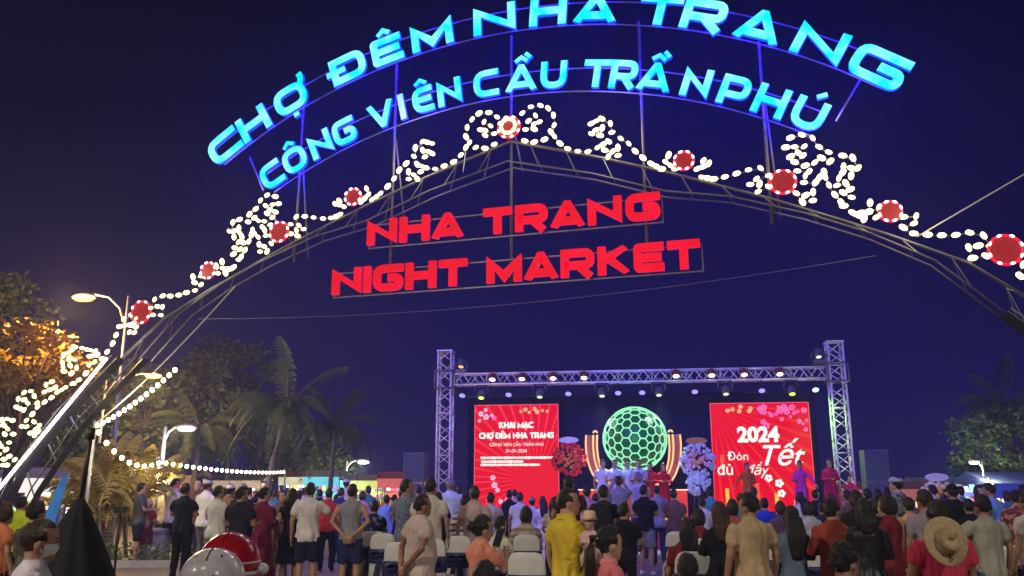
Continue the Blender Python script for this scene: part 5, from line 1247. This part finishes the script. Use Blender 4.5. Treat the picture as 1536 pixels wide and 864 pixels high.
person(1385, 732, 9.4, 2, 'young man in mauve-grey t-shirt behind the raspberry pink polo', ('tee', (.27, .23, .27)), ('trousers', (.05, .05, .06)), 'short', 'dark', 1, 'down', turn=-10)
person(1472, 739, 9.0, -8, 'man in olive-grey t-shirt and denim shorts, arm stretched out', ('tee', (.33, .32, .25)), ('shorts', DEN), 'short', 'black', 1, ('reach', 'down'), 1.04)
person(1030, 820, 6.4, 6, 'person in black with dark hair sitting low between the white chairs', ('tee', (.012, .012, .014)), ('trousers', BLK), 'short', 'black', 1, 'lap', sit=True)
person(1030, 770, 9.7, 2, 'seated woman in dark red blouse with long black hair', ('tee', (.18, .02, .03)), ('trousers', BLK), 'long', 'black', 0, 'lap', sit=True, female=True, extra={'hairlen': .3})
person(1540, 735, 9.6, -15, 'person in pale beige shirt at the plaza edge below the blue stall', ('tee', (.50, .42, .36)), ('trousers', (.1, .09, .09)), 'short', 'black', 1, 'down')
# ---------------- crowd by the palms
person(213, 723, 19.3, 55, 'man in charcoal t-shirt and black shorts walking by the planting bed', ('tee', (.085, .085, .095)), ('shorts', (.015, .015, .02)), 'short', 'black', 0, 'front', shoe=2)
person(224, 747, 20.2, 150, 'child in dark red outfit and cream sunhat beside the litter bin', ('tee', (.20, .03, .04)), ('shorts', (.18, .03, .04)), 'short', 'black', 0, 'front', hat='bucket', hatc=(.62, .5, .42))
person(246, 728, 21.5, 8, 'man in khaki shirt standing behind the grey litter bin', ('shirt', (.40, .31, .19)), ('trousers', (.12, .10, .08)), 'short', 'black', 1)
person(263, 716, 20.5, 30, 'person in long white shirt and black shorts with trainers', ('shirt', (.62, .58, .54)), ('shorts', BLK), 'short', 'black', 0, 'front', shoe=0, turn=30, pat=('pinstripe', (.45, .42, .45)))
person(279, 723, 16.2, 8, 'man all in black with white collar mark standing legs apart', ('tee', (.016, .018, .028)), ('trousers', BLK), 'short', 'black', 1, 'front')
person(299, 716, 19, 190, 'person with pale face turned back, brown top', ('tee', (.13, .07, .05)), ('trousers', BLK), 'short', 'black', 2, 'cross', face=True)
person(312, 714, 18.2, 20, 'man in white t-shirt and grey cap near the lamp glow', ('tee', WHT), ('trousers', (.1, .1, .12)), 'short', 'dark', 0, 'front', hat='cap', hatc=(.35, .35, .37))
person(328, 727, 15.2, 25, 'youth in bright white t-shirt beside the yellow shirt', ('tee', (.66, .66, .60)), ('trousers', (.2, .2, .2)), 'short', 'black', 0, 'front', turn=20)
person(338, 730, 19.5, 10, 'person in lemon yellow shirt half hidden in the crowd', ('tee', (.62, .55, .10)), ('trousers', BLK), 'short', 'black', 0)
person(346, 721, 17.6, 15, 'man with white cap and brown shirt in the palm side crowd', ('tee', (.22, .12, .07)), ('trousers', BLK), 'short', 'black', 1, hat='cap', hatc=(.6, .6, .6))
person(365, 720, 17.0, 5, 'man with grey helmet-like cap and black jacket', ('jacket', (.02, .02, .025)), ('trousers', BLK), 'short', 'black', 1, hat='cap', hatc=(.25, .26, .28))
person(363, 728, 13.2, 22, 'broad man in faded black t-shirt above the red helmet', ('tee', (.022, .022, .03)), ('trousers', NVY), 'short', 'black', 1, 'front', 1.12, turn=25)
person(397, 729, 14.2, 25, 'woman in long burgundy dress with pinned up hair', ('long', (.17, .018, .05)), ('gown', (.17, .018, .05)), 'bun', 'black', 0, 'front', female=True, turn=20)
person(409, 760, 14.6, 15, 'little girl in pink top and white shorts', ('tee', (.55, .32, .30)), ('shorts', (.60, .56, .54)), 'bun', 'brown', 0, 'front', female=True, shoe=1)
person(424, 733, 16.4, 165, 'woman facing out of the crowd with loose brown hair', ('tee', (.16, .10, .09)), ('trousers', (.06, .05, .05)), 'bob', 'brown', 2, 'cross', female=True, face=True)
person(439, 731, 14.2, 10, 'woman in short black dress with bare legs', ('dress', (.014, .014, .022)), ('skirt', (.016, .017, .035)), 'long', 'black', 2, 'front', female=True, sleeve=.2, shoe=2, extra={'hairlen': .2})
person(466, 722, 13.8, -6, 'young man in loose white t-shirt and black shorts pointing sideways', ('tee', (.66, .62, .58)), ('shorts', (.018, .02, .04)), 'short', 'black', 0, ('down', 'reach'), 1.03)
person(494, 731, 18, 5, 'boy in red t-shirt facing the stage', ('tee', (.42, .03, .03)), ('trousers', BLK), 'short', 'black', 0)
person(520, 714, 24, 20, 'man in white cap far beyond the grey tank top', ('tee', WHT), ('trousers', BLK), 'short', 'black', 0, hat='cap', hatc=(.62, .62, .6))
person(529, 724, 13.6, 0, 'man in grey sleeveless top and navy shorts, hands behind his back', ('tank', (.25, .26, .28)), ('shorts', (.022, .03, .09)), 'short', 'black', 0, 'behind', 1.03)
person(562, 749, 14.5, 0, 'boy in navy t-shirt with white print beside a white chair', ('tee', (.016, .024, .10)), ('trousers', (.02, .025, .06)), 'short', 'black', 0, 'front', pat=('blotch', (.16, .18, .28)))
person(580, 741, 19, -20, 'person in sky blue shirt beyond the navy t-shirt', ('shirt', (.20, .36, .62)), ('trousers', NVY), 'short', 'black', 0)
person(610, 717, 13.4, 30, 'man in slate blue patterned shirt turned aside', ('shirt', (.15, .18, .26)), ('trousers', (.06, .06, .08)), 'short', 'dark', 1, 'cross', turn=35, pat=('dots', (.32, .36, .45)))
person(646, 715, 12.6, 8, 'man in cream shirt and black trousers behind the beige polo', ('shirt', (.60, .56, .46)), ('trousers', (.015, .015, .02)), 'short', 'black', 1, 'down', turn=10, pat=('pinstripe', (.42, .38, .28)))
person(676, 716, 17.5, 0, 'man in pale mint shirt with grey hair near the truss foot', ('shirt', (.55, .64, .60)), ('trousers', NVY), 'short', 'grey', 0, 'front', 1.05)
person(657, 737, 15.5, 0, 'dark haired person in black between cream and mint shirts', ('tee', BLK), ('trousers', BLK), 'bob', 'black', 0)
person(712, 727, 13.3, 2, 'man in dusty pink shirt and khaki trousers facing the stage', ('shirt', (.52, .36, .36)), ('trousers', (.34, .25, .17)), 'short', 'dark', 1, 'down', 1.03)
person(697, 742, 15, 0, 'person in pale grey sportswear behind the dusty pink shirt', ('long', (.45, .47, .48)), ('trousers', NVY), 'short', 'black', 0, pat=('stripe', (.08, .09, .14)))
person(736, 737, 16, -4, 'man in off-white shirt seated before the announcement screen', ('shirt', (.55, .50, .47)), ('trousers', BLK), 'short', 'dark', 1, 'lap', pat=('pinstripe', (.35, .33, .4)))
person(750, 768, 12, 55, 'seated person in pale yellow shirt looking down sideways', ('tee', (.58, .55, .38)), ('trousers', NVY), 'short', 'black', 0, 'lap', sit=True, face=True, nod=15)
person(780, 737, 18.5, 0, 'man in silver-white shirt before the announcement screen', ('shirt', (.58, .57, .56)), ('trousers', NVY), 'short', 'dark', 1, 'down')
person(789, 754, 13.2, 0, 'seated woman with shoulder length black hair in beige blouse', ('tee', (.42, .34, .26)), ('trousers', BLK), 'bob', 'black', 0, 'lap', sit=True, female=True, pat=('stripe', (.25, .18, .13)))
person(798, 741, 20, 5, 'person in white shirt and olive cap near the red flower stand', ('tee', WHT), ('trousers', BLK), 'short', 'black', 0, hat='cap', hatc=(.25, .26, .2))
person(814, 743, 19, -10, 'person in glowing white dress before the red flower stand', ('long', (.7, .68, .65)), ('gown', (.7, .68, .65)), 'long', 'dark', 2, 'front', female=True)
person(831, 744, 14.5, 0, 'seated woman with long black hair in white-trimmed top', ('tee', (.45, .40, .36)), ('trousers', BLK), 'long', 'black', 0, 'lap', female=True, pat=('stripe', (.6, .58, .55)))
person(853, 712, 14.2, 0, 'tall man in dark brown shirt behind the yellow polo', ('tee', (.045, .022, .022)), ('trousers', BLK), 'short', 'black', 1, 'down')
person(905, 726, 13.6, 10, 'person in black with dark backpack before the pedestal', ('tee', BLK), ('trousers', BLK), 'short', 'black', 1, 'phone', backpack=(.02, .02, .03), pat=('blotch', (.03, .03, .045)))
person(928, 713, 20.5, 5, 'photographer in grey-green shirt before the stage', ('tee', (.26, .26, .22)), ('trousers', (.1, .1, .1)), 'short', 'black', 1, 'up', pat=('check', (.2, .2, .18)))
person(957, 707, 21.5, -5, 'grey haired man in light grey shirt at the stage front', ('shirt', (.42, .44, .45)), ('trousers', (.07, .07, .08)), 'short', 'grey', 1, 'phone')
person(966, 726, 17.2, 30, 'youth in black t-shirt and grey shorts with a small chest mark', ('tee', (.010, .010, .014)), ('shorts', (.16, .16, .18)), 'short', 'black', 1, 'front', turn=25, shoe=1)
person(936, 752, 11.6, 30, 'youngster in black t-shirt with thin white stripe sitting sideways', ('tee', (.013, .013, .017)), ('trousers', BLK), 'short', 'black', 1, 'lap', face=True, turn=20)
person(1053, 743, 16, 0, 'spectator with dark hair in white top near the pale blue flowers', ('tee', WHT), ('trousers', BLK), 'short', 'black', 0)
person(1047, 757, 12.2, 0, 'seated spectator with rounded black hair in crimson top', ('tee', (.22, .02, .04)), ('trousers', BLK), 'bob', 'black', 0, 'lap', sit=True)
person(1098, 747, 11.8, 6, 'person in washed red shirt behind the woman in black', ('tee', (.36, .08, .08)), ('trousers', BLK), 'bob', 'black', 0)
person(1146, 745, 15.5, 10, 'child in royal blue shirt before the 2024 screen', ('tee', (.02, .05, .42)), ('trousers', BLK), 'short', 'black', 0)
person(1170, 750, 13.8, 0, 'person with plum tinted dark hair before the 2024 screen', ('tee', (.10, .06, .14)), ('trousers', BLK), 'bob', 'brown', 0)
person(1213, 751, 13.6, 0, 'person in pale grey top with shoulder bag and dark hair', ('tee', (.42, .45, .45)), ('trousers', NVY), 'bob', 'dark', 0, 'down', female=True)
person(1232, 750, 14.6, 0, 'person in black with beige scarf next to the pale grey top', ('tee', (.03, .03, .03)), ('trousers', BLK), 'short', 'black', 1)
person(1283, 734, 11.2, 0, 'person with tall dark hair before the speaker stack', ('tee', (.02, .018, .018)), ('trousers', BLK), 'bob', 'black', 1)
person(1312, 746, 10.8, 0, 'dark haired person in black hoodie by the maroon shirt', ('long', (.016, .016, .02)), ('trousers', BLK), 'short', 'black', 1)
person(1343, 708, 14.2, -35, 'tall man in grey and black vest with pale headband', ('tee', (.19, .20, .18)), ('trousers', (.02, .02, .02)), 'short', 'black', 2, 'front', face=True, hat='cap', hatc=(.4, .4, .4), pat=('blotch', (.05, .05, .05)))
person(1362, 744, 12, 0, 'person in peach top behind the mauve-grey t-shirt', ('tee', (.60, .32, .22)), ('trousers', BLK), 'short', 'black', 0)
person(1427, 719, 13.4, 0, 'man in black t-shirt and black cap before the cream stall', ('tee', (.014, .014, .016)), ('trousers', BLK), 'short', 'black', 1, 'down', hat='cap', hatc=(.015, .015, .015))
person(1452, 746, 12.6, 12, 'person in black bending beside the outstretched arm', ('jacket', (.014, .015, .018)), ('trousers', BLK), 'short', 'black', 1)
person(1467, 726, 15.8, 175, 'girl with long hair in white and lilac dress facing the camera side', ('tee', (.55, .48, .55)), ('gown', (.55, .48, .55)), 'bob', 'dark', 2, 'front', female=True, face=True, pat=('blotch', (.45, .25, .5)))
person(1500, 722, 14.2, -30, 'man in sky blue shirt leaning forward by the round tree', ('shirt', (.17, .36, .68)), ('trousers', NVY), 'short', 'dark', 1, 'front', lean=.35, nod=20)
person(1522, 733, 13, 20, 'person in dark floral red top by the blue stall', ('tee', (.20, .04, .04)), ('trousers', BLK), 'short', 'black', 0, pat=('blotch', (.45, .25, .2)))
person(1418, 742, 16.5, 0, 'person in bright yellow shirt glimpsed beyond the black cap', ('tee', (.66, .60, .12)), ('trousers', BLK), 'short', 'black', 0)
person(56, 748, 8.6, 20, 'man in dark camouflage jacket with black hair behind the face mask man', ('jacket', (.05, .055, .04)), ('trousers', BLK), 'short', 'black', 1, 'front', pat=('blotch', (.11, .11, .07)))
person(34, 742, 13, 10, 'person in fluorescent yellow-green vest near the lit stall', ('tee', (.50, .62, .03)), ('trousers', BLK), 'short', 'black', 1)
person(8, 752, 9.6, 30, 'person with dark reddish hair and orange top by the arch foot', ('tee', (.50, .16, .07)), ('trousers', BLK), 'bob', 'brown', 0)
person(155, 762, 24, 90, 'far child in orange shirt sitting on the planting bed kerb', ('tee', (.6, .15, .06)), ('trousers', (.5, .42, .35)), 'short', 'black', 0, 'front')
person(165, 748, 24.5, 180, 'far woman in striped cream dress in front of the areca palms', ('tee', (.45, .38, .32)), ('gown', (.45, .38, .32)), 'short', 'black', 0, 'front', female=True, pat=('stripe', (.2, .15, .12)))
# ---------------- the far crowd between the palms and the stage
colr = [('white', WHT), ('black', BLK), ('grey', (.25, .25, .27)), ('red', (.4, .04, .04)), ('navy', (.03, .04, .12)), ('cream', (.58, .52, .42)), ('teal', (.06, .25, .27)), ('orange', (.6, .2, .05)), ('pink', (.58, .28, .32)), ('brown', (.16, .09, .06))]
rp = random.Random(77); used_labels = {}
slots = [(288, 22), (305, 24), (320, 25), (352, 23), (374, 22), (383, 20), (405, 21), (414, 24), (432, 22), (449, 20), (456, 25), (480, 22), (505, 23), (512, 20), (544, 21), (553, 24), (592, 22), (603, 19), (628, 21), (641, 23), (690, 20), (764, 21), (772, 22.5), (880, 17), (893, 18.5), (985, 19.5), (1010, 18), (1065, 17.5), (1110, 17), (1130, 18.5), (1200, 17), (1222, 18), (1246, 17), (1270, 16), (1300, 15.5), (1316, 17), (1330, 19), (1355, 17), (1398, 18), (1440, 19), (1484, 19), (1510, 18), (1533, 17), (275, 23), (1292, 18)]
for i, (px, D) in enumerate(slots):
    zone = 'palm side' if px < 600 else 'announcement screen side' if px < 800 else 'pedestal side' if px < 1040 else '2024 screen side' if px < 1280 else 'sunflower stand side'
    while True:
        cn, c = rp.choice(colr); fem = rp.random() < .45; hr = rp.choice(['bob', 'long', 'bun']) if fem else rp.choice(['short', 'short', 'buzz'])
        if (cn, hr, zone) not in used_labels: break
    used_labels[cn, hr, zone] = 1
    hgt = rp.uniform(1.5, 1.62) if fem else rp.uniform(1.6, 1.74)
    person(px, 735 - (hgt - 1.6) * FPX / D, D, rp.uniform(-25, 25), '%s in %s top with %s, deep in the standing crowd, %s' % ('woman' if fem else 'man', cn, {'bob': 'bobbed hair', 'long': 'long hair', 'bun': 'pinned hair', 'short': 'short hair', 'buzz': 'cropped hair'}[hr], zone),
           (rp.choice(['tee', 'shirt', 'long']), c), ('trousers', rp.choice([BLK, NVY, DEN, (.12, .1, .09)])), hr, 'black' if rp.random() < .8 else 'brown', rp.randrange(3), rp.choice(['down', 'front', 'phone', 'cross', 'up' if i % 6 == 0 else 'front']), female=fem, group='far standing spectators')
# ---------------- people on the stage
def stage_person(sx, sy, H, f, label, *a, **kw):
    p = SP(sx, sy, FLOOR); person(int(500 + sx * 37), 700, 25, f, label, *a, H=H, pos=p, rz=SA - R(f), **kw)
for i, (sx, lab, c, bc, hcol) in enumerate(((-1.02, 'dignitary in white shirt at the announcement end of the stage line', (.66, .66, .70), (.25, .25, .28), 'black'), (-.66, 'dignitary in pale blue shirt second in the stage line', (.55, .60, .72), (.12, .12, .16), 'black'),
        (-.30, 'dignitary in white shirt and dark tie mid stage line', (.68, .68, .70), (.3, .3, .33), 'black'), (.02, 'dignitary in lilac shirt turning on stage', (.42, .34, .58), (.07, .07, .1), 'dark'))):
    stage_person(sx, -.95 - .1 * (i % 2), 1.70, 180 + (i * 17 % 30) - 15, lab, ('shirt', c), ('trousers', bc), 'short', hcol, 2, 'front' if i % 2 else 'down', face=True)
stage_person(.34, -.9, 1.62, 185, 'hostess in red gown with silver hair band on stage', ('long', (.6, .03, .04)), ('gown', (.6, .03, .04)), 'bun', 'dark', 2, 'front', female=True, face=True)
stage_person(.72, -.95, 1.60, 170, 'hostess in red gown nearest the flame pedestal corner', ('long', (.55, .02, .03)), ('gown', (.55, .02, .03)), 'long', 'black', 2, 'front', female=True, face=True)
stage_person(4.55, -.7, 1.66, 200, 'dancer in magenta tunic over orange trousers before the 2024 screen', ('long', (.65, .05, .35)), ('gown', (.70, .26, .04)), 'bun', 'black', 2, ('reach', 'front'), female=True, face=True)
stage_person(5.35, -.75, 1.70, 195, 'dancer in scarlet tunic with veil beside the truss tower', ('long', (.55, .02, .07)), ('gown', (.62, .2, .03)), 'long', 'black', 2, 'front', female=True, face=True, extra={'hairlen': .3})
stage_person(3.1, -.6, 1.6, 170, 'dancer in orange tunic in front of the greeting text', ('long', (.68, .20, .03)), ('gown', (.65, .05, .03)), 'bun', 'black', 2, ('front', 'reach'), female=True, face=True)
stage_person(5.85, -.9, 1.25, 190, 'crouching performer in crimson costume at the foot of the tower', ('long', (.55, .02, .10)), ('gown', (.55, .02, .10)), 'bun', 'black', 2, 'front', female=True)
finish_people()

# ---------------- the straw hat hung on the back of the pink polo
hp = at(1419, 812, 6.2 - .30)
t = thing('straw_hat', 'wide brimmed tan straw hat hanging on the raspberry pink back', 'hat', hp, YAW + R(4))
rot = Matrix.Rotation(R(80), 3, 'X')
rr = []; n = 32
prof = [(.150, .0), (.146, .006), (.110, .002), (.082, .008), (.078, .03), (.072, .075), (.060, .098), (.030, .086), (.004, .080)]
for (r, h) in prof:
    ring = []
    for j in range(n):
        a = 2 * math.pi * j / n; rx = r * 1.0; ry = r * 1.08; dent = 0
        if h > .07: dent = -.018 * max(0, math.cos(a) ** 2) ; ry *= .95; rx *= .85
        wv = .010 * math.sin(2 * a) if r > .12 else 0
        ring.append(rot @ V(rx * math.cos(a), ry * math.sin(a), h + dent + wv))
    rr.append(ring)
g = Geo(); g.rings(rr, 0, False); o = g.obj('woven_shell', mat('straw', (.46, .33, .18), .75, var=.22, scale=60, bump=.7, bscale=120), t, True)
sd_ = o.modifiers.new('t', 'SOLIDIFY'); sd_.thickness = .004
g = Geo(); g.tube([rot @ V(.0805 * math.cos(a * math.pi / 14), .086 * math.sin(a * math.pi / 14), .022) for a in range(28)], .006, 6, closed=True); g.obj('band', mat('straw_band', (.34, .23, .12), .7), t, True)
g = Geo(); g.tube([rot @ V(0, -.10, .006), rot @ V(.004, -.12, .03), rot @ V(-.002, -.13, .02)], .004, 5); g.obj('cord_knot', M_BLACK, t, True)
# phone in the woman's hand
q = r_ and None
ph = at(748, 806, 7.25)
t = thing('mobile_phone', 'dark mobile phone held up by the woman in salmon pink', 'phone', ph, YAW + R(-40))
g = Geo(); g.box((0, 0, 0), (.075, .009, .15), 0, Matrix.Rotation(R(-25), 3, 'X')); g.obj('case', M_BLACK, t)
g = Geo(); g.box((0, -.006, -.003), (.068, .002, .14), 0, Matrix.Rotation(R(-25), 3, 'X')); g.obj('screen', mat('phone_glass', (.02, .02, .025), .1), t)

# ---------------- banquet chairs in white covers with navy sashes
M_COVER = mat('chair_cover_white', (.56, .54, .50), .8, var=.08, bump=.2, bscale=9); M_SASH = mat('navy_sash', (.012, .016, .085), .45, var=.25, bump=.2, bscale=14); M_CUSH = mat('chair_stripe_grey', (.30, .30, .29), .8)
def chair_proto():
    root = thing('banquet_chair', 'white covered banquet chair with navy sash in the rows facing the stage', 'chair', (0, 0, 0), 0, 'white covered chairs facing the stage')
    rr = []
    for z, hx, hy, amp in ((.47, .215, .215, 0), (.44, .225, .225, .004), (.25, .235, .235, .012), (.02, .25, .25, .022)):
        ring = []
        for j in range(56):
            a = 2 * math.pi * j / 56; c, s = math.cos(a), math.sin(a); k_ = 1 / max(abs(c), abs(s)) ** .75
            w_ = 1 + amp / .24 * math.sin(a * 14)
            ring.append(V(hx * c * k_ * w_, hy * s * k_ * w_, z))
        rr.append(ring)
    g = Geo(); g.rings(rr); g.obj('seat_skirt', M_COVER, root, True)
    rr = []
    for z, hx, hy, yo, amp in ((.02, .225, .055, -.235, .012), (.45, .215, .045, -.228, .006), (.70, .205, .035, -.245, .003), (.88, .195, .032, -.262, .0), (.945, .16, .028, -.268, 0), (.965, .10, .018, -.27, 0)):
        rr.append([V(hx * (1 + amp * 4 * math.sin(j * 2)) * math.copysign(abs(math.cos(j * math.pi / 16)) ** .6, math.cos(j * math.pi / 16)), yo + hy * math.sin(j * math.pi / 16) - .02 * (1 - abs(math.cos(j * math.pi / 16))), z) for j in range(32)])
    g = Geo(); g.rings(rr); g.obj('back_cover', M_COVER, root, True)
    g = Geo(); rr = []
    for z, e in ((.54, .006), (.56, .014), (.72, .014), (.74, .006)):
        rr.append([V((.212 + e) * math.copysign(abs(math.cos(j * math.pi / 16)) ** .6, math.cos(j * math.pi / 16)), -.245 + (.052 + e) * math.sin(j * math.pi / 16) - .02 * (1 - abs(math.cos(j * math.pi / 16))), z) for j in range(32)])
    g.rings(rr); sb = g.obj('sash_band', M_SASH, root, True)
    for s in (-1, 1):
        g = Geo(); pts = [V(0, -.33, .675), V(s * .08, -.36, .72), V(s * .15, -.35, .69), V(s * .14, -.35, .64), V(s * .06, -.345, .65), V(0, -.335, .67)]
        g.tube(pts, [.025, .05, .06, .055, .04, .025], 8, flat=.45); g.obj('sash_bow', M_SASH, root, True)
        g = Geo(); g.tube([V(s * .01, -.34, .66), V(s * .05, -.345, .5), V(s * .075, -.335, .32), V(s * .08, -.34, .22)], [.022, .035, .045, .05], 8, flat=.35); g.obj('sash_tail', M_SASH, root, True)
    return root
proto = chair_proto(); first = True
def copy_thing(root):
    r = root.copy(); COL.objects.link(r)
    for ch in root.children:
        c = ch.copy(); COL.objects.link(c); c.parent = r
    return r
chairs = [(585, 13.6), (607, 11.4), (657, 12.2), (692, 12.9), (752, 10.2), (790, 11.6), (795, 9.6), (768, 12.2), (836, 12.8), (880, 11.9), (880, 14.5), (905, 12.4), (1000, 12.4), (1022, 10.6), (1012, 14.2), (1047, 11.6), (1030, 9.45), (1062, 12.8), (1208, 10.6), (1225, 12.2), (1030, 6.2), (1262, 5.5), (1497, 10.8), (1520, 12.2), (1480, 12.6), (750, 11.8), (789, 13.0), (560, 16), (630, 15), (570, 14.3), (1165, 11.5), (1540, 11.2), (545, 15)]
sitters = [(1262, 800, 5.7, 32), (1030, 820, 6.4, 6), (1030, 770, 9.7, 2), (750, 768, 12, 55), (789, 754, 13.2, 0), (1047, 757, 12.2, 0)]
done = []
for (px, D) in [(s[0], s[2]) for s in sitters] + chairs:
    p = ground_at(px, D)
    seat_of = [s for s in sitters if s[0] == px and s[2] == D]
    if any((p - q).length < .62 for q in done): continue
    r = proto if first else copy_thing(proto); first = False
    rz = (YAW - R(seat_of[0][3])) if seat_of else YAW * .3 + SA * .7 + random.uniform(-.12, .12)
    r.rotation_euler = (0, 0, rz); r.location = p + (Matrix.Rotation(rz, 3, 'Z') @ V(0, .03, 0) if seat_of else V(0, 0, 0)); done.append(p)

# ================================================================ blue-tinted haze added to carry a glow round the letters
g = Geo(); g.box((0, 60, 5.4), (160, 150, 13.2))
hz = g.obj('haze', []); tag(hz, kind='stuff')
hm = bpy.data.materials.new('glow_haze'); hm.use_nodes = True; ht = hm.node_tree; ht.nodes.clear()
ho = ht.nodes.new('ShaderNodeOutputMaterial'); pv = ht.nodes.new('ShaderNodeVolumePrincipled')
pv.inputs['Color'].default_value = (0.45, 0.50, 0.95, 1); pv.inputs['Density'].default_value = 0.0032; pv.inputs['Anisotropy'].default_value = 0.0
ht.links.new(pv.outputs[0], ho.inputs['Volume']); hz.data.materials.append(hm)
